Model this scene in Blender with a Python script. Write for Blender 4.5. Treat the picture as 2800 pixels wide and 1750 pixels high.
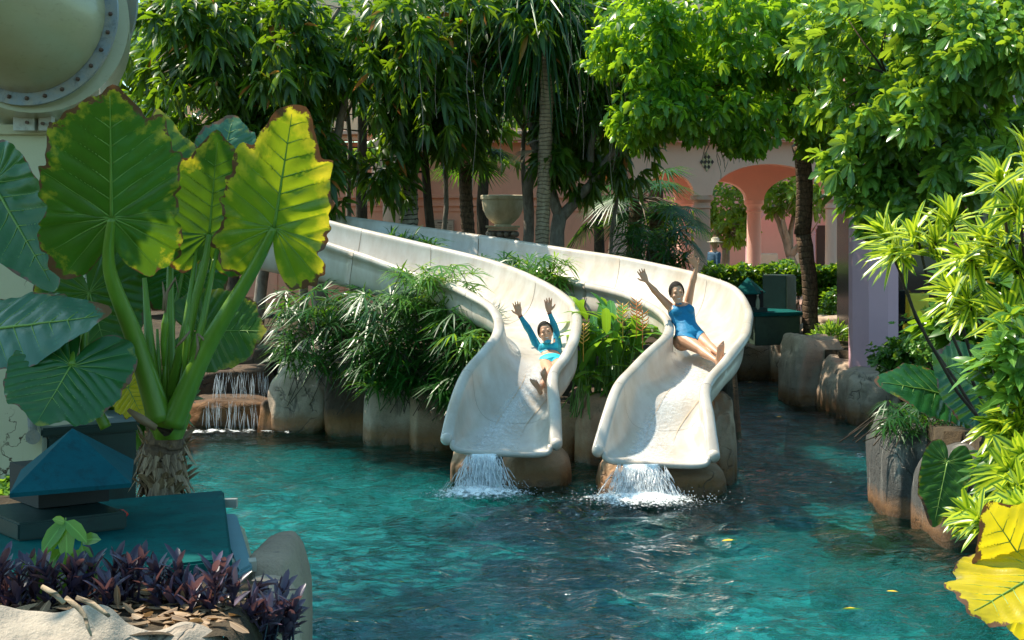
import bpy, bmesh, math, random
import numpy as np
from mathutils import Vector, Matrix, noise
random.seed(7); RNG = np.random.default_rng(11)
for o in list(bpy.data.objects): bpy.data.objects.remove(o)
SC = bpy.context.scene
COL = SC.collection
# ---------------------------------------------------------------- camera, sky, sun, exposure
FPX, HZ, CH = 4511.0, 620.0, 3.1          # focal length and horizon row of a 2800 px wide picture, eye height
def P(u, v, Y): return Vector(((u - 1400) * Y / FPX, Y, CH - (v - HZ) * Y / FPX))
cam = bpy.data.objects.new('camera', bpy.data.cameras.new('camera')); COL.objects.link(cam)
cam.location = (0, 0, CH); cam.rotation_euler = (math.radians(90), 0, 0)
cam.data.sensor_width = 36; cam.data.lens = 58.0; cam.data.shift_y = -255 / 2800
cam.data.clip_end = 900; cam.data.clip_start = 0.1
SC.camera = cam
SUN = Vector((-0.46, 0.22, 0.86)).normalized()      # towards the sun
w = bpy.data.worlds.new('World'); SC.world = w; w.use_nodes = True
nt = w.node_tree; nt.nodes.clear()
sky = nt.nodes.new('ShaderNodeTexSky'); sky.sky_type = 'NISHITA'; sky.sun_disc = False
sky.sun_elevation = math.asin(SUN.z); sky.sun_rotation = math.atan2(SUN.x, SUN.y)
mx = nt.nodes.new('ShaderNodeMix'); mx.data_type = 'RGBA'; mx.blend_type = 'MULTIPLY'; mx.inputs[0].default_value = 1
mx.inputs[7].default_value = (0.80, 1.10, 1.00, 1)
bg = nt.nodes.new('ShaderNodeBackground'); bg.inputs[1].default_value = 0.15
wo = nt.nodes.new('ShaderNodeOutputWorld')
nt.links.new(sky.outputs[0], mx.inputs[6]); nt.links.new(mx.outputs[2], bg.inputs[0]); nt.links.new(bg.outputs[0], wo.inputs[0])
sl = bpy.data.lights.new('sun', 'SUN'); sl.energy = 4.6; sl.angle = math.radians(0.5); sl.color = (1, 0.90, 0.74)
so = bpy.data.objects.new('sun', sl); COL.objects.link(so)
so.rotation_euler = SUN.to_track_quat('Z', 'Y').to_euler()
SC.view_settings.view_transform = 'Standard'; SC.view_settings.look = 'None'
SC.view_settings.exposure = 0.95; SC.view_settings.gamma = 1
SC.render.engine = 'CYCLES'
SC.cycles.use_denoising = True
SC.cycles.max_bounces = 8; SC.cycles.diffuse_bounces = 3; SC.cycles.glossy_bounces = 3
SC.cycles.transmission_bounces = 6; SC.cycles.transparent_max_bounces = 12
SC.cycles.caustics_reflective = False; SC.cycles.caustics_refractive = False
SC.cycles.sample_clamp_indirect = 6

# ---------------------------------------------------------------- node helpers
class NG:
    def __init__(s, name):
        s.m = bpy.data.materials.new(name); s.m.use_nodes = True; s.t = s.m.node_tree; s.t.nodes.clear()
        s.out = s.n('OutputMaterial')
    def n(s, typ, **kw):
        x = s.t.nodes.new('ShaderNode' + typ)
        for k, v in kw.items(): setattr(x, k, v)
        return x
    def set(s, sock, v):
        if isinstance(v, bpy.types.NodeSocket): s.t.links.new(v, sock)
        elif v is not None:
            if isinstance(v, (tuple, list)) and len(v) == 3 and sock.type == 'RGBA': v = (*v, 1)
            sock.default_value = v
    def math(s, op, a, b=None, c=None, clamp=False):
        x = s.n('Math', operation=op, use_clamp=clamp); s.set(x.inputs[0], a)
        if b is not None: s.set(x.inputs[1], b)
        if c is not None: s.set(x.inputs[2], c)
        return x.outputs[0]
    def mix(s, f, a, b, mode='MIX'):
        x = s.n('Mix', data_type='RGBA', blend_type=mode); s.set(x.inputs[0], f); s.set(x.inputs[6], a); s.set(x.inputs[7], b)
        return x.outputs[2]
    def noise(s, scale, detail=3, rough=0.55, vec=None, dist=0.0):
        x = s.n('TexNoise'); x.inputs['Scale'].default_value = scale; x.inputs['Detail'].default_value = detail
        x.inputs['Roughness'].default_value = rough; x.inputs['Distortion'].default_value = dist
        if vec is not None: s.t.links.new(vec, x.inputs['Vector'])
        return x.outputs[0]
    def ramp(s, f, stops, interp='LINEAR'):
        x = s.n('ValToRGB'); x.color_ramp.interpolation = interp; s.set(x.inputs[0], f); cr = x.color_ramp
        while len(cr.elements) < len(stops): cr.elements.new(0.5)
        for e, (p, c) in zip(cr.elements, stops):
            e.position = p; e.color = (*c, 1) if isinstance(c, tuple) else (c, c, c, 1)
        return x.outputs[0]
    def pos(s): return s.n('NewGeometry').outputs['Position']
    def obj(s): return s.n('TexCoord').outputs['Object']
    def xyz(s, v):
        x = s.n('SeparateXYZ'); s.set(x.inputs[0], v); return x.outputs
    def mapping(s, v, scale=(1, 1, 1), rot=(0, 0, 0)):
        x = s.n('Mapping'); s.set(x.inputs[0], v); x.inputs['Scale'].default_value = scale; x.inputs['Rotation'].default_value = rot; return x.outputs[0]
    def attr(s, name): return s.n('Attribute', attribute_name=name).outputs
    def bump(s, h, strength=0.3, dist=0.02):
        x = s.n('Bump'); x.inputs['Strength'].default_value = strength; x.inputs['Distance'].default_value = dist; s.set(x.inputs['Height'], h); return x.outputs[0]
    def bsdf(s, col, rough=0.6, spec=0.5, metal=0.0, normal=None, coat=0.0, sub=0.0):
        x = s.n('BsdfPrincipled'); s.set(x.inputs['Base Color'], col); s.set(x.inputs['Roughness'], rough)
        x.inputs['Specular IOR Level'].default_value = spec; x.inputs['Metallic'].default_value = metal
        x.inputs['Coat Weight'].default_value = coat
        if normal is not None: s.set(x.inputs['Normal'], normal)
        return x.outputs[0]
    def done(s, sh): s.t.links.new(sh, s.out.inputs[0]); return s.m
def simple(name, col, rough=0.6, var=0.15, scale=8, bump=0.0, spec=0.5, metal=0.0, coat=0.0):
    g = NG(name); nz = g.noise(scale, 5, 0.6, g.obj())
    c = g.mix(nz, tuple(x * (1 - var) for x in col), tuple(min(1, x * (1 + var)) for x in col))
    nm = g.bump(g.noise(scale * 6, 4, 0.6, g.obj()), bump, 0.01) if bump else None
    return g.done(g.bsdf(c, rough, spec, metal, nm, coat))

# ---------------------------------------------------------------- object helpers
def tag(o, label=None, cat=None, group=None, kind=None):
    if label: o['label'] = label
    if cat: o['category'] = cat
    if group: o['group'] = group
    if kind: o['kind'] = kind
    return o
def empty(name, loc=(0, 0, 0), rz=0.0):
    o = bpy.data.objects.new(name, None); COL.objects.link(o); o.location = loc; o.rotation_euler = (0, 0, rz)
    o.empty_display_size = 0.1
    return o
def thing(name, label, cat, loc=(0, 0, 0), rz=0.0, group=None): return tag(empty(name, loc, rz), label, cat, group)
def link_mesh(name, verts, faces, mat, parent=None, smooth=True, world=True, attrs=None, uv=None, mi=None):
    """verts in world coordinates when world; an object under a parent is shifted into its frame"""
    me = bpy.data.meshes.new(name)
    v = np.asarray([tuple(x) for x in verts] if not isinstance(verts, np.ndarray) else verts, dtype=np.float64).reshape(-1, 3)
    org = Vector((0, 0, 0))
    if world:
        if parent is not None:
            M = wmat(parent).inverted()
            v = v @ np.array(M.to_3x3()).T + np.array(M.translation)
        else:
            c = v.mean(axis=0); c[2] = v[:, 2].min(); org = Vector(c); v = v - c
    if isinstance(faces, np.ndarray):
        k = faces.shape[1]; nf = len(faces)
        me.vertices.add(len(v)); me.vertices.foreach_set('co', v.ravel())
        me.loops.add(nf * k); me.loops.foreach_set('vertex_index', faces.ravel().astype(np.int32))
        me.polygons.add(nf); me.polygons.foreach_set('loop_start', (np.arange(nf) * k).astype(np.int32))
        me.polygons.foreach_set('loop_total', np.full(nf, k, np.int32)); me.update(calc_edges=True)
    else:
        me.from_pydata(v.tolist(), [], [tuple(f) for f in faces])
    if smooth: me.polygons.foreach_set('use_smooth', np.ones(len(me.polygons), bool))
    for m in (mat if isinstance(mat, (list, tuple)) else [mat]): me.materials.append(m)
    if mi is not None: me.polygons.foreach_set('material_index', np.asarray(mi, np.int32))
    for k, a in (attrs or {}).items():
        at = me.attributes.new(k, 'FLOAT', 'POINT'); at.data.foreach_set('value', np.asarray(a, np.float32))
    if uv is not None:
        ul = me.uv_layers.new(name='UVMap'); li = np.zeros(len(me.loops), np.int32); me.loops.foreach_get('vertex_index', li)
        ul.data.foreach_set('uv', np.asarray(uv, np.float32)[li].ravel())
    me.update()
    o = bpy.data.objects.new(name, me); COL.objects.link(o); o.location = org
    if parent is not None: o.parent = parent; o.location = (0, 0, 0)
    return o
def wmat(o):
    M = Matrix.LocRotScale(o.location, o.rotation_euler, o.scale)
    return wmat(o.parent) @ M if o.parent else M
class MB:
    """collects shapes; build() links them as one mesh object"""
    def __init__(s): s.v = []; s.f = []; s.a = []
    def add(s, vs, fs, a=0.0):
        b = len(s.v); s.v += [Vector(x) for x in vs]; s.f += [tuple(i + b for i in f) for f in fs]; s.a += [a] * len(vs); return s
    def box(s, c, size, rz=0.0, bev=0.0, R=None):
        c = Vector(c); hx, hy, hz = [k / 2 for k in size]; b = min(bev, hx * .9, hy * .9, hz * .9)
        R = R or Matrix.Rotation(rz, 3, 'Z')
        if b <= 0:
            vs = [R @ Vector((x, y, z)) + c for z in (-hz, hz) for y in (-hy, hy) for x in (-hx, hx)]
            return s.add(vs, [(0, 2, 3, 1), (4, 5, 7, 6), (0, 1, 5, 4), (2, 6, 7, 3), (0, 4, 6, 2), (1, 3, 7, 5)])
        bm = bmesh.new(); bmesh.ops.create_cube(bm, size=1)
        for v in bm.verts: v.co = Vector((v.co.x * 2 * hx, v.co.y * 2 * hy, v.co.z * 2 * hz))
        bmesh.ops.bevel(bm, geom=bm.edges[:], offset=b, segments=2, affect='EDGES', profile=.6)
        bm.verts.index_update()
        vs = [R @ v.co + c for v in bm.verts]; fs = [tuple(v.index for v in f.verts) for f in bm.faces]; bm.free()
        return s.add(vs, fs)
    def tube(s, pts, rad, n=8, cap=True, sq=None):
        pts = [Vector(p) for p in pts]
        if not isinstance(rad, (list, tuple, np.ndarray)): rad = [rad] * len(pts)
        vs = []; fs = []; T0 = (pts[1] - pts[0]).normalized()
        N = T0.orthogonal().normalized()
        for i, p in enumerate(pts):
            T = (pts[min(i + 1, len(pts) - 1)] - pts[max(i - 1, 0)]).normalized()
            N = (N - T * N.dot(T)); N = N.normalized() if N.length > 1e-6 else T.orthogonal().normalized()
            B = T.cross(N)
            for k in range(n):
                a = 2 * math.pi * k / n
                vs.append(p + (N * math.cos(a) + B * math.sin(a)) * rad[i])
        for i in range(len(pts) - 1):
            for k in range(n):
                a = i * n + k; b = i * n + (k + 1) % n; fs.append((a, b, b + n, a + n))
        if cap: fs.append(tuple(range(n - 1, -1, -1))); fs.append(tuple((len(pts) - 1) * n + k for k in range(n)))
        return s.add(vs, fs)
    def lathe(s, base, prof, n=32, sides=None, ax=None):
        base = Vector(base); vs = []; fs = []; R = Vector((0, 0, 1)).rotation_difference(ax).to_matrix() if ax else Matrix.Identity(3)
        n = sides or n
        for r, z in prof:
            for k in range(n):
                a = 2 * math.pi * (k + .5) / n; vs.append(base + R @ Vector((r * math.cos(a), r * math.sin(a), z)))
        for i in range(len(prof) - 1):
            for k in range(n):
                a = i * n + k; b = i * n + (k + 1) % n; fs.append((a, b, b + n, a + n))
        if prof[0][0] > 1e-4: fs.append(tuple(range(n - 1, -1, -1)))
        if prof[-1][0] > 1e-4: fs.append(tuple((len(prof) - 1) * n + k for k in range(n)))
        return s.add(vs, fs)
    def ball(s, c, r, n=10, m=6):
        rx, ry, rz = r if isinstance(r, tuple) else (r, r, r); c = Vector(c)
        vs = [c + Vector((0, 0, -rz))]; fs = []
        for i in range(1, m):
            p = math.pi * i / m - math.pi / 2
            for k in range(n):
                a = 2 * math.pi * k / n; vs.append(c + Vector((rx * math.cos(p) * math.cos(a), ry * math.cos(p) * math.sin(a), rz * math.sin(p))))
        vs.append(c + Vector((0, 0, rz))); L = len(vs) - 1
        for k in range(n):
            fs.append((0, 1 + (k + 1) % n, 1 + k)); fs.append((L, L - n + k, L - n + (k + 1) % n))
        for i in range(m - 2):
            for k in range(n):
                a = 1 + i * n + k; b = 1 + i * n + (k + 1) % n; fs.append((a, b, b + n, a + n))
        return s.add(vs, fs)
    def prism(s, poly, z0, z1):
        n = len(poly); vs = [Vector((x, y, z0)) for x, y in poly] + [Vector((x, y, z1)) for x, y in poly]
        return s.add(vs, [tuple(range(n - 1, -1, -1)), tuple(range(n, 2 * n))] + [(i, (i + 1) % n, (i + 1) % n + n, i + n) for i in range(n)])
    def build(s, name, mat, parent=None, smooth=False, **k):
        return link_mesh(name, s.v, s.f, mat, parent, smooth, attrs={'rnd': s.a} if any(s.a) else None, **k)
def smooth_by_angle(o, deg=35):
    me = o.data; me.polygons.foreach_set('use_smooth', np.ones(len(me.polygons), bool))
    bm = bmesh.new(); bm.from_mesh(me)
    for e in bm.edges:
        if len(e.link_faces) == 2 and e.calc_face_angle(0) > math.radians(deg): e.smooth = False
    bm.to_mesh(me); bm.free(); return o
def crom(pts, n):
    """Catmull-Rom through rows of numbers, n steps per span"""
    A = np.array(pts, float); out = []
    for i in range(len(A) - 1):
        p0 = A[max(i - 1, 0)]; p1 = A[i]; p2 = A[i + 1]; p3 = A[min(i + 2, len(A) - 1)]
        for k in range(n):
            t = k / n
            out.append(.5 * (2 * p1 + (p2 - p0) * t + (2 * p0 - 5 * p1 + 4 * p2 - p3) * t * t + (3 * p1 - p0 - 3 * p2 + p3) * t ** 3))
    out.append(A[-1]); return np.array(out)
# ---------------------------------------------------------------- materials
def m_gelcoat():
    g = NG('slide_gelcoat'); o = g.pos()
    st = g.noise(3.5, 6, .65, g.mapping(o, (1, 1, .35))); fine = g.noise(60, 3, .6, o)
    c = g.mix(g.ramp(st, [(.35, 0.0), (.75, 1.0)]), (.575, .53, .465), (.42, .335, .25))
    c = g.mix(g.ramp(g.noise(26, 5, .75, o), [(.70, 0.0), (.76, .55)]), c, (.40, .27, .15))
    return g.done(g.bsdf(c, g.math('MULTIPLY_ADD', fine, .25, .2), .5, 0, g.bump(st, .08, .02), .25))
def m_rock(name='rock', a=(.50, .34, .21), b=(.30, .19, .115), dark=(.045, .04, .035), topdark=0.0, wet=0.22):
    g = NG(name); o = g.pos(); z = g.xyz(o)[2]
    n1 = g.noise(1.6, 6, .6, o); n2 = g.noise(9, 6, .65, o); n3 = g.noise(70, 5, .7, o)
    c = g.mix(g.ramp(n1, [(.35, 0.0), (.7, 1.0)]), a, b)
    c = g.mix(g.ramp(n2, [(.55, 0.0), (.72, .6)]), c, tuple(x * .5 for x in a))
    streak = g.noise(5, 5, .7, g.mapping(o, (1, 1, .18)))
    lo = .60 - topdark * .25
    c = g.mix(g.ramp(streak, [(lo, 0.0), (lo + .12, .8)]), c, dark)
    # brown algae stain along the waterline
    zz = g.math('ADD', z, g.math('MULTIPLY', g.math('SUBTRACT', n2, .5), .25))
    c = g.mix(g.ramp(zz, [(wet - .06, .92), (wet + .12, 0.0)]), c, (.26, .115, .035))
    c = g.mix(g.ramp(zz, [(.05, .6), (.12, 0.0)]), c, (.07, .035, .015))
    c = g.mix(g.ramp(n3, [(.3, .35), (.6, 0.0)]), c, tuple(x * .35 for x in a))
    wv = g.n('VectorMath', operation='ADD'); g.t.links.new(o, wv.inputs[0]); ns = g.n('TexNoise'); ns.inputs['Scale'].default_value = 2.2; ns.inputs['Detail'].default_value = 4; g.t.links.new(o, ns.inputs['Vector'])
    sc = g.n('VectorMath', operation='SCALE'); g.t.links.new(ns.outputs[1], sc.inputs[0]); sc.inputs['Scale'].default_value = .9; g.t.links.new(sc.outputs[0], wv.inputs[1])
    vo = g.n('TexVoronoi', feature='DISTANCE_TO_EDGE'); vo.inputs['Scale'].default_value = 1.1; g.t.links.new(wv.outputs[0], vo.inputs['Vector']); crack = g.math('MULTIPLY', g.ramp(vo.outputs[0], [(.003, 1.0), (.016, 0.0)]), g.ramp(g.noise(1.1, 2, .5, g.mapping(o, (1, 1, 1), (.4, .2, 0))), [(.50, 0.0), (.58, .75)]))
    c = g.mix(g.math('MULTIPLY', crack, .85), c, dark)
    h = g.math('SUBTRACT', g.math('ADD', g.math('MULTIPLY', n3, .3), n2), g.math('MULTIPLY', crack, 1.2))
    return g.done(g.bsdf(c, g.ramp(zz, [(.02, .25), (.25, .85)]), .4, 0, g.bump(h, .55, .05)))
def m_plaster(name, col, groove=False, rough=.85):
    g = NG(name); o = g.pos()
    n1 = g.noise(.7, 5, .6, o); n2 = g.noise(5, 6, .7, g.mapping(o, (1, 1, .35)))
    c = g.mix(n1, tuple(x * .82 for x in col), tuple(min(1, x * 1.12) for x in col))
    c = g.mix(g.ramp(n2, [(.55, 0.0), (.85, .35)]), c, tuple(x * .5 for x in col))
    return g.done(g.bsdf(c, rough, .3, 0, g.bump(g.noise(90, 3, .6, o), .12, .01)))
def m_tower():
    g = NG('stained_plaster'); o = g.pos()
    n1 = g.noise(1.2, 5, .6, o)
    c = g.mix(n1, (.50, .47, .28), (.60, .57, .40))
    v = g.n('TexVoronoi', feature='DISTANCE_TO_EDGE'); v.inputs['Scale'].default_value = 1.5
    wv = g.n('VectorMath', operation='ADD'); g.t.links.new(o, wv.inputs[0])
    ns = g.n('TexNoise'); ns.inputs['Scale'].default_value = 5; ns.inputs['Detail'].default_value = 5; g.t.links.new(o, ns.inputs['Vector'])
    sc = g.n('VectorMath', operation='SCALE'); g.t.links.new(ns.outputs[1], sc.inputs[0]); sc.inputs['Scale'].default_value = .5
    g.t.links.new(sc.outputs[0], wv.inputs[1]); g.t.links.new(wv.outputs[0], v.inputs['Vector'])
    crack = g.math('MULTIPLY', g.ramp(v.outputs[0], [(.003, 1.0), (.010, 0.0)]), g.ramp(g.noise(1.3, 2, .5, o), [(.48, 0.0), (.55, 1.0)]))
    run = g.noise(9, 4, .7, g.mapping(o, (1, 1, .06)))
    c = g.mix(g.math('MULTIPLY', g.ramp(run, [(.60, 0.0), (.72, .75)]), g.ramp(n1, [(.45, 0.0), (.55, 1.0)])), c, (.26, .15, .06))
    c = g.mix(crack, c, (.06, .035, .02))
    c = g.mix(g.ramp(g.noise(3, 6, .75, o), [(.62, 0.0), (.68, .8)]), c, (.10, .10, .05))
    return g.done(g.bsdf(c, .75, .3, 0, g.bump(g.math('SUBTRACT', g.noise(60, 3, .6, o), crack), .2, .01)))
def m_leaf(name, dark, light, trans, tw=.4, rough=.38, dead=.0, deadcol=(.40, .14, .03), stripe=None, veins=True):
    g = NG(name); r = g.attr('rnd')[2]; uv = g.n('UVMap').outputs[0]; x = g.xyz(uv)
    c = g.mix(r, dark, light)
    tc = g.mix(r, tuple(k * .8 for k in trans), trans)
    if stripe:      # cream-yellow edges round a green midrib
        d = g.math('ABSOLUTE', g.math('SUBTRACT', x[0], .5))
        k = g.ramp(g.math('ADD', d, g.math('MULTIPLY', g.noise(30, 2, .5, g.mapping(uv, (1, .1, 1))), .2)), [(.20, 0.0), (.34, 1.0)])
        c = g.mix(k, c, stripe); tc = g.mix(k, tc, tuple(min(1, s * 1.2) for s in stripe))
    if veins:
        d = g.math('ABSOLUTE', g.math('SUBTRACT', x[0], .5))
        k = g.math('SUBTRACT', g.math('MULTIPLY', x[1], 11), g.math('MULTIPLY', d, 9)); k = g.math('ABSOLUTE', g.math('SUBTRACT', g.math('FRACT', k), .5))
        vein = g.math('MAXIMUM', g.ramp(d, [(.02, 1.0), (.06, 0.0)]), g.math('MULTIPLY', g.ramp(k, [(.0, 1.0), (.12, 0.0)]), .5))
        c = g.mix(g.math('MULTIPLY', vein, .45), c, tuple(min(1, s * 2.2 + .03) for s in light))
    if dead:
        k = g.ramp(r, [(1 - dead, 0.0), (1 - dead + .004, 1.0)])
        c = g.mix(k, c, deadcol); tc = g.mix(k, tc, (.6, .25, .05))
    p = g.bsdf(c, rough, .5); t = g.n('BsdfTranslucent'); g.set(t.inputs[0], tc)
    m = g.n('MixShader'); m.inputs[0].default_value = tw; g.t.links.new(p, m.inputs[1]); g.t.links.new(t.outputs[0], m.inputs[2])
    return g.done(m.outputs[0])
def m_taro(name, dark, light, trans, tw=.42, yellow=.35, rough=.34):
    """big ribbed leaf: UV x = across (-1..1 mapped 0..1), y = along; attribute 'edge' = 0 at the rim, 'vein' = 1 on a rib"""
    g = NG(name); e = g.attr('edge')[2]; v = g.attr('vein')[2]; o = g.obj()
    n1 = g.noise(7, 5, .6, o); n2 = g.noise(28, 4, .6, o)
    c = g.mix(n1, dark, light); tc = g.mix(n1, tuple(k * .7 for k in trans), trans)
    # yellowing between the ribs towards the rim, then a scorched brown rim
    ye = g.math('ADD', g.math('MULTIPLY', g.math('SUBTRACT', 1.0, e), .75), g.math('MULTIPLY', g.math('SUBTRACT', n1, .5), 1.1))
    ky = g.math('MULTIPLY', g.ramp(ye, [(.80 - yellow * .5, 0.0), (1.0 - yellow * .25, 1.0)]), g.math('SUBTRACT', 1.0, v))
    c = g.mix(ky, c, (.42, .34, .03)); tc = g.mix(ky, tc, (.85, .68, .03))
    kb = g.ramp(g.math('ADD', e, g.math('MULTIPLY', g.math('SUBTRACT', g.noise(6, 5, .7, o), .5), .55)), [(.004 + yellow * .03, 1.0), (.016 + yellow * .05, 0.0)])
    c = g.mix(kb, c, (.17, .085, .04)); tc = g.mix(kb, tc, (.10, .04, .015))
    c = g.mix(g.math('MULTIPLY', v, .5), c, tuple(k * 1.7 for k in light)); tc = g.mix(g.math('MULTIPLY', v, .8), tc, tuple(k * .45 for k in trans))
    p = g.bsdf(c, rough, .5, 0, g.bump(n2, .25, .01)); t = g.n('BsdfTranslucent'); g.set(t.inputs[0], tc)
    m = g.n('MixShader'); m.inputs[0].default_value = tw; g.t.links.new(p, m.inputs[1]); g.t.links.new(t.outputs[0], m.inputs[2])
    return g.done(m.outputs[0])
def m_bark(name, a, b, rings=0.0, rz=14, sc=12):
    g = NG(name); o = g.pos(); n1 = g.noise(sc, 6, .7, g.mapping(o, (1, 1, .4)))
    c = g.mix(g.ramp(n1, [(.35, 0.0), (.65, 1.0)]), a, b); h = n1
    if rings:
        z = g.math('ADD', g.math('MULTIPLY', g.xyz(o)[2], rz), g.math('MULTIPLY', g.noise(3, 3, .6, o), 2.0))
        k = g.math('ABSOLUTE', g.math('SUBTRACT', g.math('FRACT', z), .5)); k = g.ramp(k, [(.05, 1.0), (.16, 0.0)])
        c = g.mix(g.math('MULTIPLY', k, rings), c, (.02, .015, .012)); h = g.math('SUBTRACT', n1, k)
    return g.done(g.bsdf(c, .85, .3, 0, g.bump(h, .6, .02)))
def m_water():
    g = NG('pool_water'); o = g.pos()
    a = g.noise(5.0, 3, .55, g.mapping(o, (.8, 1.6, 1)), .4); b = g.noise(12, 2, .5, g.mapping(o, (.8, 1.6, 1)), .6); c2 = g.noise(46, 2, .6, g.mapping(o, (.8, 1.7, 1)))
    h = g.math('ADD', g.math('MULTIPLY', a, .8), g.math('ADD', g.math('MULTIPLY', b, .42), g.math('MULTIPLY', c2, .04)))
    nm = g.bump(h, .60, .09)
    tr = g.n('BsdfTransparent'); g.set(tr.inputs[0], (.30, .80, .80))
    rf = g.n('BsdfRefraction'); g.set(rf.inputs[0], (.42, .90, .90)); rf.inputs['Roughness'].default_value = .0; rf.inputs['IOR'].default_value = 1.30; g.set(rf.inputs['Normal'], nm)
    gl = g.n('BsdfGlossy'); gl.inputs['Roughness'].default_value = .03; g.set(gl.inputs['Normal'], nm); g.set(gl.inputs[0], (.95, .97, .97))
    m1 = g.n('MixShader'); m1.inputs[0].default_value = .55; g.t.links.new(tr.outputs[0], m1.inputs[1]); g.t.links.new(rf.outputs[0], m1.inputs[2])
    fr = g.n('Fresnel'); fr.inputs[0].default_value = 1.33; g.set(fr.inputs['Normal'], nm)
    m2 = g.n('MixShader'); g.t.links.new(fr.outputs[0], m2.inputs[0]); g.t.links.new(m1.outputs[0], m2.inputs[1]); g.t.links.new(gl.outputs[0], m2.inputs[2])
    return g.done(m2.outputs[0])
def m_poolfloor():
    g = NG('caustic_painted_pool_tiles'); o = g.pos()
    n1 = g.noise(.8, 4, .6, o); n2 = g.noise(6, 5, .7, o)
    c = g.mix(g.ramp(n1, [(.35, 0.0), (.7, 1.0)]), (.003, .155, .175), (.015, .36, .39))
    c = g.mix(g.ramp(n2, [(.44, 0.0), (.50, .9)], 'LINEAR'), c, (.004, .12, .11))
    c = g.mix(g.ramp(g.noise(2.2, 4, .7, o, 1.2), [(.60, 0.0), (.64, .8)]), c, (.22, .85, .88))  # pale cyan patches painted in for caustic light on the floor
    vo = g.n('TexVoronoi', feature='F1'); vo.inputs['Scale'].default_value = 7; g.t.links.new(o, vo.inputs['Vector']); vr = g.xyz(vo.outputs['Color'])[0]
    c = g.mix(g.ramp(vr, [(.60, 0.0), (.66, .75)]), c, (.22, .86, .90)); c = g.mix(g.ramp(vr, [(.25, .75), (.3, 0.0)]), c, (.01, .12, .13))  # light and dark cells carry on the painted caustic pattern
    br = g.n('TexBrick'); g.t.links.new(o, br.inputs[0]); br.inputs['Scale'].default_value = 3.0; br.offset = 0
    br.inputs['Color1'].default_value = (1, 1, 1, 1); br.inputs['Color2'].default_value = (.7, .8, .8, 1); br.inputs['Mortar'].default_value = (.5, .6, .6, 1)
    return g.done(g.bsdf(g.mix(.6, c, br.outputs[0], 'MULTIPLY'), .6))
def m_foam(name, dens=.5, col=(.9, .95, .96), scale=30, soft=.16, alpha=1.0):
    g = NG(name); o = g.pos(); e = g.attr('rnd')[2]
    n = g.noise(scale, 5, .75, o)
    k = g.ramp(g.math('ADD', n, g.math('MULTIPLY', g.math('SUBTRACT', e, .5), .7)), [(.62 - dens * .2, 0.0), (.62 + soft - dens * .2, 1.0)])
    k = g.math('MULTIPLY', k, alpha)
    p = g.bsdf(col, .35, .5, 0, g.bump(n, .6 * alpha, .03)); t = g.n('BsdfTransparent')
    m = g.n('MixShader'); g.t.links.new(k, m.inputs[0]); g.t.links.new(t.outputs[0], m.inputs[1]); g.t.links.new(p, m.inputs[2])
    return g.done(m.outputs[0])
def m_ground():
    g = NG('soil'); o = g.pos(); n = g.noise(5, 6, .7, o)
    c = g.mix(g.ramp(n, [(.35, 0.0), (.7, 1.0)]), (.030, .022, .014), (.085, .062, .036))
    return g.done(g.bsdf(c, .9, .2, 0, g.bump(g.noise(25, 4, .7, o), .6, .05)))
def m_paint(name, col, dirt, rough=.4, amt=.5, coat=0.0, spec=.3):
    g = NG(name); o = g.pos(); n = g.noise(4, 7, .72, o); f = g.noise(45, 4, .7, o)
    c = g.mix(g.ramp(n, [(.38, 0.0), (.68, amt)]), col, dirt)
    c = g.mix(g.ramp(f, [(.62, 0.0), (.70, .5)]), c, tuple(x * .35 for x in col))
    c = g.mix(g.ramp(g.noise(11, 7, .8, o, .5), [(.52, 0.0), (.62, .55)]), c, tuple(x * .45 + .006 for x in col))
    return g.done(g.bsdf(c, g.math('MULTIPLY_ADD', n, .35, rough - .1), spec, 0, g.bump(f, .08, .005), coat))
GEL = m_gelcoat()
ROCK = m_rock('tan_rock'); ROCK_GREY = m_rock('grey_rock', (.52, .39, .275), (.30, .215, .15), topdark=.1)
ROCK_DARK = m_rock('black_topped_rock', (.30, .29, .26), (.15, .14, .125), (.018, .017, .016), topdark=1.0, wet=.15)
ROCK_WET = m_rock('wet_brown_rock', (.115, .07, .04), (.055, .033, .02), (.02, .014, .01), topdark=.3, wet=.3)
ROCK_CREAM = m_rock('cream_rock', (.42, .35, .27), (.32, .26, .20), (.16, .12, .09), topdark=-.25, wet=-1)
PINK = m_plaster('salmon_plaster', (.82, .50, .41)); PINK_LIGHT = m_plaster('pale_pink_plaster', (.93, .52, .37)); PINK_DEEP = m_plaster('deep_salmon_plaster', (.90, .36, .23))
PINK_SHADED = m_plaster('shaded_pink_plaster', (.62, .37, .26)); LILAC = m_plaster('lilac_plaster', (.64, .37, .42)); CREAM = m_plaster('cream_plaster', (.74, .58, .36))  # first plaster: darker copy of pale pink, column shade put into the colour
TOWER = m_tower(); SOIL = m_ground()
TEAL = m_paint('teal_paint', (.001, .060, .058), (.004, .120, .105), .65, .7, .0, .08)
DARKGREEN = m_paint('dark_green_paint', (.010, .032, .028), (.02, .05, .045), .4, .5)
OLIVE = m_paint('olive_green_paint', (.045, .075, .05), (.03, .04, .03), .5, .5)
BLACK = simple('black_opening', (.006, .007, .007), .7)
BARK_GREY = m_bark('grey_bark', (.15, .11, .085), (.30, .25, .20)); BARK_DARK = m_bark('dark_bark', (.030, .020, .014), (.10, .07, .045))
BARK_RING = m_bark('ringed_palm_bark', (.24, .20, .155), (.40, .34, .27), .95, 11); BARK_TAN = m_bark('tan_ringed_bark', (.27, .19, .12), (.42, .32, .21), .55, 14)
BARK_CORK = m_bark('shaggy_bark', (.05, .03, .018), (.20, .12, .07), .3, 9, 25)
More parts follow.
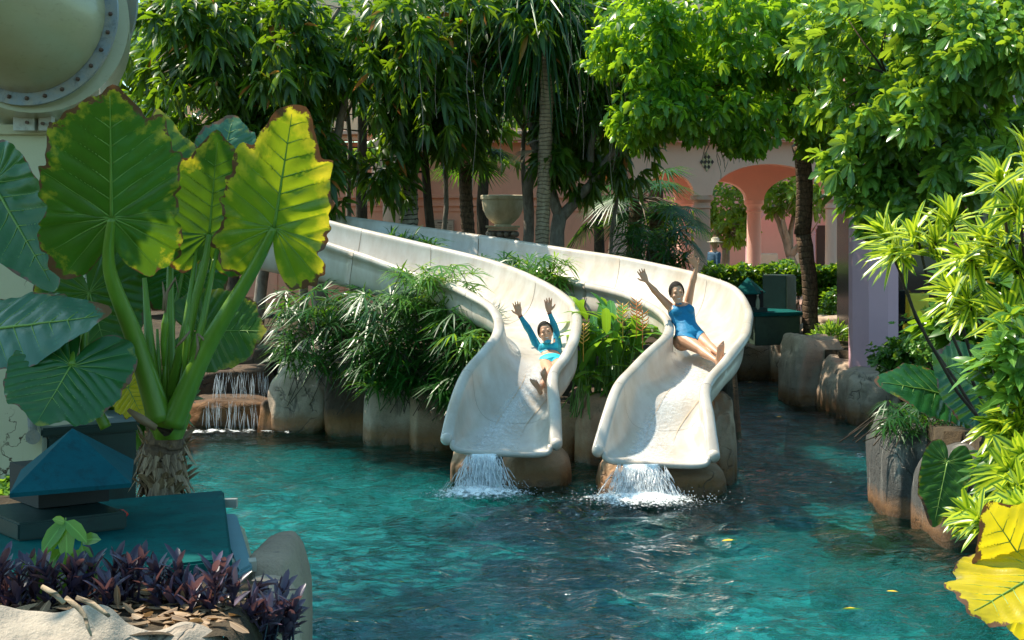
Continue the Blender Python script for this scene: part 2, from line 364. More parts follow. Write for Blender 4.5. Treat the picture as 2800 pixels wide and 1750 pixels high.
# ---------------------------------------------------------------- ground, pool, water
POOL = [(-1.75, 3), (-1.95, 10.6), (-2.5, 11.3), (-3.3, 12.4), (-4.6, 16), (-5.4, 20), (-5.6, 24.6), (-5.3, 27.2), (-3.3, 27.2), (-3.2, 25.6), (-2.1, 24.4), (-.6, 23.6), (.9, 22.8), (2.0, 22.6), (2.9, 22.3),
        (3.4, 25), (4.3, 34.6), (5.9, 34.4), (4.9, 29), (5.7, 28), (6.0, 26.6), (6.3, 25), (6.4, 21), (4.3, 18.6), (4.3, 17.0), (4.7, 15.5), (4.9, 3)]
def in_poly(x, y, poly):
    c = np.zeros(x.shape, bool); n = len(poly)
    for i in range(n):
        (x1, y1), (x2, y2) = poly[i], poly[(i + 1) % n]
        if y1 == y2: continue
        c ^= ((y1 > y) != (y2 > y)) & (x < (x2 - x1) * (y - y1) / (y2 - y1) + x1)
    return c
def vnoise(x, y, s, z=0.0): return np.array([noise.noise(Vector((a * s, b * s, z))) for a, b in zip(x.ravel(), y.ravel())]).reshape(x.shape)
def grid_faces(nx, ny):
    i = np.arange(ny - 1)[:, None] * nx + np.arange(nx - 1)[None, :]
    return np.stack([i, i + 1, i + nx + 1, i + nx], -1).reshape(-1, 4)
xs = np.concatenate([np.linspace(-300, -14, 14), np.arange(-13.8, 16, .2), np.linspace(16.4, 300, 14)])
ys = np.concatenate([np.linspace(-20, 1.5, 8), np.arange(1.8, 44, .2), np.linspace(45, 600, 24)])
gx, gy = np.meshgrid(xs, ys)
near = (np.abs(gx) < 14) & (gy < 44)
nz = np.zeros(gx.shape); nz[near] = vnoise(gx[near], gy[near], .8) * .12
inp = in_poly(gx, gy, POOL)
gz = np.where(inp, -1.7, .95 + nz)
gz = np.where((gy < 11.5) & ~inp & (gx < -1), 1.25 + nz * .4, gz)       # planter by the camera
gz = np.where((gx < -2.9) & (gy > 14) & (gy < 24) & ~inp, .35 + nz, gz)
gz = np.where((gx > -5.4) & (gx < -3.2) & (gy > 24.6) & (gy < 27.4), -.8, gz)
gz = np.where((gx < 2.8) & (gx > -5.5) & (gy > 21.2) & (gy < 25.2) & ~inp, .55 + nz, gz)
g_ = link_mesh('ground', np.stack([gx, gy, gz], -1).reshape(-1, 3), grid_faces(len(xs), len(ys)), SOIL); g_['kind'] = 'structure'
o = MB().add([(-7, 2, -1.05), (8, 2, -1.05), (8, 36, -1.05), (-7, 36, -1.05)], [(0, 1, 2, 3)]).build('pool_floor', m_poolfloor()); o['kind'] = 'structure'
# water surface: real low waves, rings spreading from where the slides pour in
wx = np.arange(-6.4, 7.4, .035); wy = np.concatenate([np.arange(8.5, 20, .035), np.arange(20, 36, .07)])
X, Y = np.meshgrid(wx, wy); Z = np.zeros_like(X)
rw = np.random.default_rng(3)
for k in range(46):
    lam = rw.uniform(.14, 1.1) ** 1.0; th = rw.normal(math.pi / 2, .75); q = 2 * math.pi / lam
    ph = rw.uniform(0, 6.28)
    Z += .0062 * lam ** .8 * np.sin(q * (X * math.cos(th) + Y * math.sin(th)) + ph + 1.5 * np.sin(.9 * X + ph) + 1.3 * np.sin(.8 * Y + 2 * ph))
calm = 1 / (1 + np.exp(-(Y - 21) * .8)); Z *= (1 - .62 * calm)
for (cx, cy, am) in ((-.42, 18.6, .012), (.62, 17.9, .016), (-4.4, 24.8, .008)):
    r = np.hypot(X - cx, Y - cy) + .12 * np.sin(3 * np.arctan2(Y - cy, X - cx)) + 1e-3
    Z += am * np.sin(2 * math.pi * r / .34) * np.exp(-r * .55) + am * .8 * np.sin(2 * math.pi * r / .19 + 1) * np.exp(-r * .9)
WATER = m_water()
wv = np.stack([X, Y, Z], -1).reshape(-1, 3)
o = link_mesh('water', wv, grid_faces(len(wx), len(wy)), WATER); o['kind'] = 'structure'

# ---------------------------------------------------------------- boulders
def boulder(label, u0, u1, vtop, vbot, Y, depth=1.0, mat=None, seed=0, sq=.66, amp=.17, group='boulders round the pool', parent=None, name='boulder', sub=5, lean=0.0, sink=.5):
    a = P(u0, vbot, Y); b = P(u1, vtop, Y); w = (b.x - a.x) / 2; h = b.z - a.z
    zc = a.z - sink; H = (b.z - zc)
    bm = bmesh.new(); bmesh.ops.create_icosphere(bm, subdivisions=sub, radius=1)
    off = Vector((seed * 7.3, seed * 3.1, seed * 1.7)); vs = []
    for v in bm.verts:
        d = v.co.normalized(); q = Vector([math.copysign(abs(k) ** sq, k) for k in d])
        n = noise.noise(d * 1.3 + off) * 1.0 + noise.noise(d * 2.9 + off) * .45 + noise.noise(d * 7 + off) * .12
        q *= 1 + amp * n
        q.z += 0
        x = q.x * w; y = q.y * depth / 2; z = q.z
        vs.append(Vector(((a.x + b.x) / 2 + x + lean * z * w, Y + depth / 2 + y, zc + (z * .5 + .5) * H)))
    fs = [tuple(v.index for v in f.verts) for f in bm.faces]; bm.free()
    # keep the top at the height measured
    dz = b.z - max(v.z for v in vs)
    for v in vs: v.z += dz
    o = link_mesh(name, vs, fs, mat or ROCK, parent)
    if parent is None: tag(o, label, 'rock', group)
    return o
B = boulder
B('small dark boulder above the waterfall, left of the fan palms', 752, 905, 930, 1075, 26.0, 1.0, ROCK_GREY, 1)
B('round shiny wet boulder directly beside the cascade steps', 722, 905, 1003, 1115, 24.7, 1.0, ROCK_GREY, 2, .75)
B('broad brown ledge under the shiny wet boulder', 700, 905, 1085, 1172, 24.9, .9, ROCK_WET, 3, .5)
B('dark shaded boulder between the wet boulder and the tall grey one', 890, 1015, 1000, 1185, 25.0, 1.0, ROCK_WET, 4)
B('tall grey boulder with streaks, left of the blue-edged slide', 992, 1165, 1003, 1225, 23.3, 1.1, ROCK_GREY, 5, .6)
B('tan boulder touching the left slide mouth', 1115, 1262, 1048, 1232, 22.9, 1.2, ROCK, 6, .55)
B('low tan boulder just right of the left slide mouth', 1512, 1600, 1118, 1275, 22.0, 1.1, ROCK, 7, .55)
B('brown boulder leaning on the right slide mouth', 1578, 1712, 1080, 1285, 21.4, 1.2, ROCK, 8, .6)
B('squat brown rock carrying the left slide lip', 1372, 1568, 1240, 1322, 19.55, 1.3, ROCK, 9, .5, .07)
B('narrow brown rock at the left corner under the left slide lip', 1228, 1330, 1222, 1322, 19.7, 1.1, ROCK, 10, .6)
B('small brown rock at the left corner under the right slide lip', 1638, 1735, 1262, 1350, 19.1, .9, ROCK, 11, .6)
B('wide brown rock carrying the right slide lip', 1770, 1995, 1282, 1362, 18.95, 1.3, ROCK, 12, .5, .07)
B('tall tan rock pillar propping the right slide channel', 1945, 2024, 1092, 1300, 20.0, 1.6, ROCK, 13, .6)
B('tan rock behind the right slide mouth in the channel shade', 1700, 1960, 1120, 1300, 20.4, 1.2, ROCK, 14, .55)
B('grey boulder at the back of the pool below the far green cabinet', 2000, 2150, 898, 1035, 33.4, 1.6, ROCK_GREY, 15, .55)
B('split grey boulder behind the tall bank boulder', 2110, 2225, 912, 1040, 33.0, 1.5, ROCK_GREY, 16, .55)
B('tall pale boulder jutting furthest into the far channel', 2162, 2335, 918, 1118, 28.4, 1.7, ROCK_GREY, 17, .55)
B('rounded pale boulder in the middle of the bank by the lilac pillar', 2268, 2412, 982, 1143, 27.3, 1.5, ROCK_GREY, 18, .6)
B('pale boulder at the foot of the big dark taro leaves', 2330, 2495, 1018, 1182, 25.9, 1.5, ROCK_GREY, 19, .55)
B('black-topped boulder with a pale face at the pool edge', 2440, 2735, 1165, 1430, 17.3, 1.7, ROCK_DARK, 20, .5, .08)
B('black-topped grey boulder nearest the yellow leaf', 2572, 2830, 1235, 1500, 16.0, 1.5, ROCK_DARK, 21, .6, .08)
B('grey boulder lying behind the slender ringed trunk', 2235, 2340, 865, 925, 32.6, 1.2, ROCK_GREY, 22, .6)
B('flat grey boulder among the shrubs by the lilac pillar foot', 2180, 2290, 885, 960, 31.5, 1.2, ROCK_GREY, 23, .6)
B('pale tan boulder under water off the black-topped rocks', 2265, 2480, 1538, 1694, 16.9, 1.5, m_rock('sunken_rock', (.75, .60, .22), (.45, .42, .16), wet=-3), 40, .7, sink=.2)
B('orange brown boulder under water touching the black-topped rocks', 2425, 2590, 1475, 1640, 17.2, 1.0, m_rock('sunken_brown_rock', (.70, .38, .12), (.50, .28, .10), wet=-3), 41, .7, sink=.2)
# foreground planter rocks
def planter_rock():
    n, m = 150, 44; vs = []
    top = crom([(-40, 1652), (60, 1655), (150, 1662), (235, 1652), (300, 1660), (350, 1700), (410, 1722), (455, 1712), (500, 1690), (560, 1705), (620, 1745), (700, 1800)], 16)
    us = np.linspace(-60, 700, n)
    for u in us:
        vt = float(np.interp(u, top[:, 0], top[:, 1]))
        p = P(u, vt, 6.7)
        for k in range(m):
            t = k / (m - 1); ang = -1.2 + t * 3.6
            r = .26
            y = 6.55 - math.sin(ang + .1) * 0 + .30 - .62 * t ** 1.2; z = p.z - .02 - (t ** 2.4) * .75 - (.12 * (1 - t / .16) ** 2 if t < .16 else 0)
            q = Vector((p.x * (y / 6.7), y, z)); d = noise.noise(q * 2.6) * .05 + noise.noise(q * 9) * .012
            vs.append(q + Vector((0, -d, d)))
    return link_mesh('planter_rock', np.array([tuple(v) for v in vs]), grid_faces(m, n)[:, ::-1].copy(), ROCK_CREAM)
tag(planter_rock(), 'long cream rock edging the purple-leaved planter in front', 'rock')
B('grey rounded rock beside the near teal cabinet at the water', 620, 793, 1540, 1760, 8.2, 1.2, m_rock('dull_rock', (.34, .25, .17), (.20, .145, .10), wet=-1), 24, .6, .08, .08)
B('mossy grey rock below the purple plants at the water edge', 600, 780, 1640, 1900, 7.4, .8, ROCK_GREY, 25, .6, .08)
# dark bank under palms so that nothing floats
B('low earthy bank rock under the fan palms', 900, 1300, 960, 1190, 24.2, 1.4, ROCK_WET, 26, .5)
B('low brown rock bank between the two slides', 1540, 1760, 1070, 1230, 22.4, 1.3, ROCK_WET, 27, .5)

# cascade
cs = thing('cascade', 'brown stepped cascade with thin falls of water left of the boulders', 'waterfall')
for (u0, u1, vt, vb, y, d) in ((500, 745, 1085, 1185, 25.6, 1.0), (520, 745, 1000, 1085, 26.3, .9), (545, 745, 948, 1005, 26.9, .9)):
    B('', u0, u1, vt, vb, y, d, ROCK_WET, int(u0 + vt), .5, .15, parent=cs, name='step', sub=4, sink=.2)
FOAM = m_foam('white_foam', .55, scale=22); FALL = m_foam('falling_water', .25, (.75, .88, .93), 26)
def strands(name, p0, p1, top_z, bot_z, n, r, out, seed, mat, parent=None, spread=.3):
    rr = random.Random(seed); mb = MB()
    for i in range(n):
        t = rr.random(); a = p0.lerp(p1, t); y = rr.uniform(-.06, .06); L = rr.uniform(.25, 1.0); s0 = rr.uniform(0, 1 - L * .7)
        pts = []; dx = rr.uniform(-spread, spread)
        for k in range(4):
            s = min(1, s0 + L * k / 3); z = top_z + (bot_z - top_z) * s
            pts.append(a + Vector((dx * s * .3 + rr.uniform(-.006, .006), y + out.y * math.sqrt(s) + rr.uniform(-.01, .01), z - a.z)))
        rad = r * rr.uniform(.4, 1.3); mb.tube(pts, [rad * .5, rad, rad, rad * .3], 4, False)
    return mb.build(name, mat, parent, True)
g = NG('clear_water_drops')
tr = g.n('BsdfTransparent'); p_ = g.bsdf((.92, .95, .96), .12, .8); mm = g.n('MixShader'); mm.inputs[0].default_value = .62
g.t.links.new(tr.outputs[0], mm.inputs[1]); g.t.links.new(p_, mm.inputs[2]); DROP = g.done(mm.outputs[0])
strands('falling_water', P(590, 1045, 25.9), P(735, 1045, 25.9), P(0, 1010, 26.2).z, P(0, 1085, 26.2).z, 80, .0042, Vector((0, -.08, 0)), 1, DROP, cs)
strands('falling_water', P(560, 1130, 25.3), P(740, 1130, 25.3), P(0, 1090, 25.5).z, P(0, 1170, 25.5).z, 70, .0042, Vector((0, -.08, 0)), 2, DROP, cs)

# ---------------------------------------------------------------- the two flumes
def flume(name, label, st, seams, N=10, ns=30, lip=.072, th=.035):
    A = np.array([[*P(*s[0]), *P(*s[1]), *P(*s[2]), s[3]] for s in st]); C = crom(A, N); root = thing(name, label, 'water slide', P(*st[-1][2]) * 1.0, 0, 'white water slides')
    secs = []
    for r in C:
        L, R, Fp, e = Vector(r[0:3]), Vector(r[3:6]), Vector(r[6:9]), r[9]
        M = (L + R) / 2; hx = (R - L) / 2; hx *= 1 - .105 / hx.length; L = M - hx; R = M + hx; dn = Fp - M; up = -dn.normalized(); outR = hx.normalized(); up = (up - outR * up.dot(outR)).normalized()
        inner = []
        for k in range(ns + 1):
            a = -math.pi / 2 + math.pi * k / ns
            sx = math.copysign(abs(math.sin(a)) ** e, math.sin(a)); cz = abs(math.cos(a)) ** e
            inner.append(M + hx * sx + dn * cz)
        lipR = [R + outR * lip * (1 - math.cos(f)) + up * lip * .85 * math.sin(f) for f in np.linspace(.35, 4.1, 8)]
        lipL = [L - outR * lip * (1 - math.cos(f)) + up * lip * .85 * math.sin(f) for f in np.linspace(.35, 4.1, 8)]
        outer = []
        for k in range(1, ns):
            a = math.pi / 2 - math.pi * k / ns
            sx = math.copysign(abs(math.sin(a)) ** e, math.sin(a)); cz = abs(math.cos(a)) ** e
            outer.append(M + hx * sx * (1 + th / hx.length) + dn * cz - up * th * abs(math.cos(a)) ** .5)
        secs.append(inner + lipR + outer + lipL[::-1])
    K = len(secs[0]); cuts = [0] + [s * N for s in seams] + [len(secs) - 1]
    for c0, c1 in zip(cuts[:-1], cuts[1:]):
        S = [list(s) for s in secs[c0:c1 + 1]]
        if c0 > 0: S[0] = [p.lerp(q, .035) for p, q in zip(S[0], S[1])]
        vs = [p for s in S for p in s]; fs = []
        for i in range(len(S) - 1):
            for k in range(K):
                a = i * K + k; b = i * K + (k + 1) % K; fs.append((a, a + K, b + K, b))
        e0 = len(vs) - K
        fs.append(tuple(e0 + k for k in range(K)))
        nm = 'slide_mouth' if c1 == len(secs) - 1 else 'flume_section'
        o = link_mesh(nm, vs, fs, GEL, root); smooth_by_angle(o, 60)
    E = secs[-1]; C0 = (E[0] + E[ns]) / 2; up = (C0 - E[ns // 2]).normalized(); mb = MB()
    mb.tube([E[k] + Vector((0, -.012, 0)) - up * .012 for k in range(ns + 1)], [.034] * (ns + 1), 12); [mb.ball(q_, lip * 1.04, 14, 10) for q_ in (E[0] + (E[0] - E[ns]).normalized() * lip * .95, E[ns] + (E[ns] - E[0]).normalized() * lip * .95)]; mb.build('mouth_lip', GEL, root, True)
    # rust-brown sealant line in every joint
    for c in cuts[1:-1]:
        s0 = secs[c]; s1 = [p.lerp(q, .06) for p, q in zip(secs[c], secs[c + 1])]
        M = sum(s0, Vector()) / K; vs = []
        for p, q in zip(s0, s1): vs += [p, q]
        off = .004; cen = [(v - M) for v in vs]
        C0 = (secs[c][0] + secs[c][ns]) / 2; up = (C0 - secs[c][ns // 2]).normalized()
        vv = []
        for j, (p, q) in enumerate(zip(s0, s1)):
            d = (C0 + up * .2 - p).normalized() if j <= ns else (p - M).normalized()
            vv += [p + d * off, q + d * off]
        fs = [(2 * j, 2 * j + 1, (2 * j + 3) % (2 * K), (2 * j + 2) % (2 * K)) for j in range(K)]
        link_mesh('joint_seam', vv, fs, SEAM, root)
    return root, C, secs
RUSTY = simple('rust_stain', (.52, .36, .20), .6, .5, 20)
SEAM = simple('brown_sealant', (.17, .115, .07), .8)
LS = [((560, 640, 25.2), (560, 560, 26.4), (560, 690, 25.7), .80), ((803, 653, 24.6), (762, 579, 25.8), (775, 738, 25.2), .80), ((965, 697, 24.1), (989, 634, 25.2), (960, 775, 24.6), .80),
      ((1120, 752, 23.3), (1182, 679, 24.6), (1150, 830, 23.9), .80), ((1206, 776, 22.7), (1354, 722, 23.9), (1265, 862, 23.1), .80), ((1279, 809, 22.0), (1481, 773, 22.7), (1370, 890, 22.2), .72),
      ((1335, 842, 21.4), (1560, 825, 22.1), (1440, 925, 21.6), .62), ((1357, 882, 21.0), (1584, 872, 21.5), (1485, 970, 21.1), .62), ((1350, 922, 20.7), (1576, 930, 20.8), (1500, 1015, 20.7), .56),
      ((1322, 960, 20.4), (1553, 980, 20.45), (1475, 1065, 20.4), .56), ((1268, 1025, 20.0), (1520, 1030, 20.1), (1405, 1158, 20.0), .56), ((1236, 1105, 19.6), (1526, 1120, 19.7), (1378, 1215, 19.6), .52),
      ((1213, 1200, 19.25), (1529, 1215, 19.35), (1370, 1238, 19.25), .45)]
RS = [((600, 600, 28.3), (600, 545, 29.3), (600, 650, 28.8), .80), ((800, 640, 27.6), (800, 577, 28.9), (800, 690, 28.2), .80), ((1000, 675, 26.8), (941, 598, 28.3), (980, 730, 27.4), .80),
      ((1250, 715, 25.9), (1312, 650, 27.2), (1280, 775, 26.4), .80), ((1450, 750, 24.7), (1550, 687, 26.2), (1490, 815, 25.3), .80), ((1600, 784, 23.6), (1700, 710, 25.2), (1640, 855, 24.1), .80),
      ((1700, 808, 22.8), (1846, 740, 24.3), (1760, 882, 23.3), .80), ((1768, 838, 22.2), (1943, 765, 23.4), (1845, 910, 22.5), .72), ((1808, 866, 21.6), (2015, 795, 22.6), (1895, 938, 21.9), .62),
      ((1824, 897, 21.2), (2050, 848, 21.8), (1925, 972, 21.3), .62), ((1812, 928, 20.8), (2049, 893, 21.2), (1932, 1005, 20.9), .56), ((1766, 970, 20.35), (2038, 928, 20.6), (1912, 1048, 20.4), .56),
      ((1725, 1012, 20.0), (1992, 990, 20.2), (1872, 1088, 20.0), .56), ((1683, 1060, 19.6), (1938, 1062, 19.7), (1815, 1178, 19.6), .56), ((1655, 1135, 19.2), (1947, 1150, 19.3), (1800, 1240, 19.2), .52),
      ((1627, 1232, 18.85), (1960, 1248, 18.95), (1795, 1268, 18.85), .45)]
flL, CL, secL = flume('water_slide', 'nearer left white slide with shaded blue mouth carrying the woman in long sleeves', LS, [2, 3, 5, 7, 10])
flR, CR, secR = flume('water_slide', 'right white slide with sunlit mouth carrying the woman in the sleeveless swimsuit', RS, [2, 3, 5, 7, 10, 13])
for root_, S_, i0 in ((flL, secL, 84), (flR, secR, 112)):        # rust lines left by the running water
    for k, j0, j1 in ((11, i0, len(S_) - 9), (19, i0 - 6, len(S_) - 12)):
        vs = []
        for i in range(j0, j1):
            s = S_[i]; C0 = (s[0] + s[30]) / 2; u = (C0 - s[15]).normalized(); t = (i - j0) / (j1 - j0); w = (s[k + 1] - s[k]).normalized(); c = s[k].lerp(s[k + 3 if k < 15 else k - 3], t) + u * .006; ww = .009 * math.sin(math.pi * min(1, t + .08)) * (.6 + .8 * abs(noise.noise(c * 9)))
            vs += [c - w * ww, c + w * ww]
        link_mesh('rust_stain', vs, [(2 * i, 2 * i + 2, 2 * i + 3, 2 * i + 1) for i in range(len(vs) // 2 - 1)], RUSTY, root_)
def film(name, secs, i0, ns, k0, k1, mat, label, up=.012):
    vs = []; at = []; n = k1 - k0 + 1; S = secs[i0:]
    for i, s in enumerate(S):
        C0 = (s[0] + s[ns]) / 2; u = (C0 - s[ns // 2]).normalized()
        for k in range(k0, k1 + 1):
            vs.append(s[k] + u * up); e = min(k - k0, k1 - k) / ((k1 - k0) / 2); at.append(min(1, .15 + .85 * e * min(1, i / 10)))
    fs = [(i * n + k, (i + 1) * n + k, (i + 1) * n + k + 1, i * n + k + 1) for i in range(len(S) - 1) for k in range(n - 1)]
    o = link_mesh(name, vs, fs, mat, attrs={'rnd': at}); tag(o, label, 'water', kind='stuff'); return o
FILM = m_foam('rushing_water', .35, (.88, .91, .91), 22, .40, .62)
film('slide_water', secL, 70, 30, 8, 19, FILM, 'thin white water rushing down the left slide')
film('slide_water', secR, 90, 30, 8, 19, FILM, 'thin white water rushing down the right slide')
SHEET = m_foam('glassy_sheet', .50, (.82, .92, .95), 42)
def pour(u0, u1, v, Y, dens, seed, label, sp, foam_r):
    """the sheet falling off a slide lip, broken into strands and drops, one countless mass"""
    rr = random.Random(seed); mb = MB(); a = P(u0, v, Y); b = P(u1, v, Y); h = a.z
    for i in range(dens):
        t = min(1, max(0, rr.gauss(.48, .27))); s0 = rr.uniform(0, .85); L = rr.uniform(.05, .30); vel = rr.uniform(.10, .42); dx = (t - .5) * .22 + rr.gauss(0, .10)
        pts = []
        for k in range(3):
            s = min(1.0, s0 + L * k / 2); pts.append(Vector((a.x + (b.x - a.x) * t + dx * s, Y - .02 - vel * math.sqrt(s), h * (1 - s) + rr.uniform(-.01, .01))))
        r = rr.uniform(.0015, .0055); mb.tube(pts, [r * .5, r, r * .7], 4, False)
    for i in range(dens):
        ang = rr.uniform(0, 6.28); d = abs(rr.gauss(0, foam_r * .30)); c = Vector(((a.x + b.x) / 2 + d * 1.5 * math.cos(ang), Y - .3 + d * math.sin(ang), abs(rr.gauss(0, .10)) * math.exp(-d)))
        mb.ball(c, rr.uniform(.002, .007), 5, 3)
    nu, nv = 40, 30; b0 = len(mb.v); sv = []; sa = []
    for i in range(nv):
        s = i / (nv - 1)
        for k in range(nu):
            t = k / (nu - 1); q = Vector((a.x + (b.x - a.x) * (t + (t - .5) * .25 * s), Y - .02 - .26 * math.sqrt(s), h * (1 - s))); q.y += .03 * noise.noise(q * 9); sv.append(q); sa.append(max(0, (.95 - .55 * s) * min(1, 5 * min(t, 1 - t))))
    tag(mb.build('falling_water', DROP, None, True), label, 'water', kind='stuff')
    tag(link_mesh('water_sheet', sv, [(i * nu + k, i * nu + k + 1, (i + 1) * nu + k + 1, (i + 1) * nu + k) for i in range(nv - 1) for k in range(nu - 1)], SHEET, attrs={'rnd': sa}), label.replace('broken white water', 'thin glassy sheet of water'), 'water', kind='stuff')
    n, m = 30, 90; vs = []; at = []
    for i in range(n):
        r = i / (n - 1)
        for k in range(m):
            th = 2 * math.pi * k / m; rr2 = r * foam_r * (1 + .35 * noise.noise(Vector((math.cos(th) * 1.6, math.sin(th) * 1.6, seed))))
            q = Vector(((a.x + b.x) / 2 + sp + rr2 * 1.45 * math.cos(th), Y - .34 + rr2 * math.sin(th), 0)); q.z = .045 + .08 * math.exp(-r * r * 7) + .045 * (1 - r) * noise.noise(q * 14) + .02 * noise.noise(q * 30)
            vs.append(q); at.append(max(0, 1.02 - r * 1.08))
    fs = [(i * m + k, i * m + (k + 1) % m, (i + 1) * m + (k + 1) % m, (i + 1) * m + k) for i in range(n - 1) for k in range(m)]
    tag(link_mesh('foam', vs, fs, FOAM, attrs={'rnd': at}), label.replace('falling from', 'foam churned below'), 'foam', kind='stuff')
pour(1278, 1368, 1240, 19.2, 1500, 5, 'broken white water falling from the left slide lip', -.06, .75)
pour(1688, 1815, 1268, 18.8, 2200, 6, 'broken white water falling from the right slide lip', 0, .90)
# foam along the cascade foot
vs = []; at = []; n, m = 14, 60
for i in range(n):
    for k in range(m):
        q = P(505 + 285 * k / (m - 1), 1172 + 14 * (i / (n - 1)) * 1.0 - 6 * k / m, 25.2 - .9 * i / (n - 1)); q.z = .03 + .02 * noise.noise(q * 9); vs.append(q); at.append(max(0, .62 - abs(i / (n - 1) - .4) * 1.1 + .5 * noise.noise(Vector((k * .23, i * .2, 1)))))
tag(link_mesh('foam', vs, [(i * m + k, i * m + k + 1, (i + 1) * m + k + 1, (i + 1) * m + k) for i in range(n - 1) for k in range(m - 1)], FOAM, attrs={'rnd': at}), 'line of white foam at the foot of the cascade', 'foam', kind='stuff')
# ---------------------------------------------------------------- buildings
def arch_wall(name, x0, x1, z0, z1, y, th, openings, mat, parent):
    """wall with openings (xa, xb, spring z, rise) cut down to z0"""
    xs = [x0]; 
    for xa, xb, sp, ri in openings: xs += [xa, xb]
    xs.append(x1); vs = []; fs = []
    def quadcol(xl, xr, bl, br):
        b = len(vs)
        for yy in (y, y + th): vs.extend([Vector((xl, yy, bl)), Vector((xr, yy, br)), Vector((xr, yy, z1)), Vector((xl, yy, z1))])
        fs.extend([(b, b + 1, b + 2, b + 3), (b + 5, b + 4, b + 7, b + 6), (b + 1, b, b + 4, b + 5), (b + 3, b + 2, b + 6, b + 7)])
        return b
    for i in range(0, len(xs), 2):
        if xs[i + 1] - xs[i] > .01:
            b = quadcol(xs[i], xs[i + 1], z0, z0); fs.extend([(b + 1, b + 5, b + 6, b + 2), (b + 4, b, b + 3, b + 7)])
    for xa, xb, sp, ri in openings:
        n = 24; c = (xa + xb) / 2; h = (xb - xa) / 2; pr = None
        for k in range(n + 1):
            a = math.pi * k / n; q = (c - h * math.cos(a), sp + ri * math.sin(a))
            if pr: quadcol(pr[0], q[0], pr[1], q[1])
            pr = q
    o = link_mesh(name, vs, fs, mat, parent, False); return o
def column(x, y, z0, z1, r, mat, parent, n=28, cap=True):
    H = z1 - z0
    pf = [(r * 1.45, 0), (r * 1.45, .10), (r * 1.2, .14), (r * 1.12, .20), (r * 1.0, .26), (r * .92, H - .34), (r * .92, H - .33), (r * 1.06, H - .31), (r * 1.06, H - .27), (r * .95, H - .25), (r * .95, H - .18), (r * 1.15, H - .13), (r * 1.32, H - .10), (r * 1.32, H)]
    o = MB().lathe((x, y, z0), pf, n).build('column', mat, parent); return smooth_by_angle(o, 40)
G0 = 1.05
pb = thing('arcade_building', 'salmon pink building with round columns and arches behind the trees', 'building', (2, 40, G0))
arch_wall('arcade_wall', 2.9, 14.5, 3.86, 5.15, 40, .55, [(3.2, 4.42, 3.861, .55), (4.86, 7.62, 3.861, .76), (8.08, 10.9, 3.861, .76), (11.3, 14.1, 3.861, .76)], PINK_LIGHT, pb)
for x in (3.05, 4.64, 7.85, 11.1): column(x, 40.27, G0, 3.86, .215, PINK_SHADED if x < 5 else PINK_LIGHT, pb)
arch_wall('inner_arcade_wall', 2.9, 14.5, 3.80, 5.0, 43.6, .5, [(3.0, 4.35, 3.801, .5), (4.8, 6.2, 3.801, .5), (6.66, 9.5, 3.801, .72), (9.9, 13, 3.801, .72)], PINK, pb)
for x in (4.57, 6.43, 9.7, 13.2): column(x, 43.85, G0, 3.8, .20, PINK, pb)
mb = MB(); mb.box((8.7, 42.0, 5.06), (11.6, 3.06, .12)); mb.build('arcade_ceiling', PINK_LIGHT, pb)
mb = MB(); mb.box((3.2, 39.92, 5.24), (23, .6, .12), bev=.02); mb.box((3.2, 39.86, 5.36), (23.1, .75, .10), bev=.02); mb.build('cornice', PINK_LIGHT, pb)
mb = MB(); mb.box((3.0, 41.6, 7.6), (24, .4, 4.4)); mb.build('upper_wall', CREAM, pb)
for x in (-6, -2.5, 1.0, 4.5, 7.2, 9.9):
    f = MB().box((x, 41.37, 7.4), (1.3, .10, 1.9), bev=.02).build('window', PINK_LIGHT, pb); MB().box((x, 41.31, 7.4), (1.1, .04, 1.7)).build('pane', BLACK, f)
# solid garden-side wall with panels
mb = MB(); mb.box((-4.05, 40.3, 3.1), (13.9, .5, 4.1)); mb.build('garden_wall', PINK_DEEP, pb)
mb = MB(); mb.box((-4.05, 40.03, 3.84), (13.88, .06, .09), bev=.01); mb.box((-4.05, 40.035, 3.62), (13.88, .04, .05), bev=.01)
x = -10.2
while x < 2.6:
    for dx in (0.0, 1.25): mb.box((x + dx, 40.04, 2.45), (.03, .03, 2.1))
    mb.box((x + .62, 40.04, 3.49), (1.27, .03, .03)); mb.box((x + .62, 40.04, 1.41), (1.27, .03, .03)); x += 1.62
mb.build('panel_moulding', PINK_DEEP, pb)
column(-2.86, 39.45, G0, 4.02, .25, PINK_SHADED, pb)
column(-9.0, 39.45, G0, 4.02, .25, PINK_SHADED, pb)
MB().box((-2.86, 39.6, 4.6), (.95, .8, 1.15), bev=.02).build('pier_block', PINK_LIGHT, pb)
MB().box((2.62, 40.0, 2.45), (.42, .3, 2.8), bev=.03).build('pilaster', PINK, pb)
# diamond tile inlay
mb1 = MB(); mb2 = MB(); c = P(1933, 443, 39.985)
for i in range(4):
    for j in range(4):
        a = (i - 1.5) * .085; b = (j - 1.5) * .085
        if (i in (0, 3)) and (j in (0, 3)) and False: continue
        q = c + Vector(((a - b) * .7071 * .72, 0, (a + b) * .7071)); R = Matrix.Rotation(math.radians(45), 3, 'Y')
        vs = [q + Vector((dx * .72, dy, dz)) for dy in (-.012, .01) for dx, dz in ((-.055, 0), (0, -.055), (.055, 0), (0, .055))]
        (mb1 if (i + j) % 2 else mb2).add(vs, [(0, 1, 2, 3), (7, 6, 5, 4), (0, 4, 5, 1), (1, 5, 6, 2), (2, 6, 7, 3), (3, 7, 4, 0)])
ti = mb1.build('tile_inlay', simple('dark_tile', (.07, .05, .04), .3), pb); mb2.build('light_tiles', simple('sand_tile', (.62, .46, .24), .3), ti)
g_ = MB().box((8, 48, G0 - .05), (26, 18, .1)).build('courtyard_paving', m_plaster('paving', (.36, .22, .17))); g_['kind'] = 'structure'
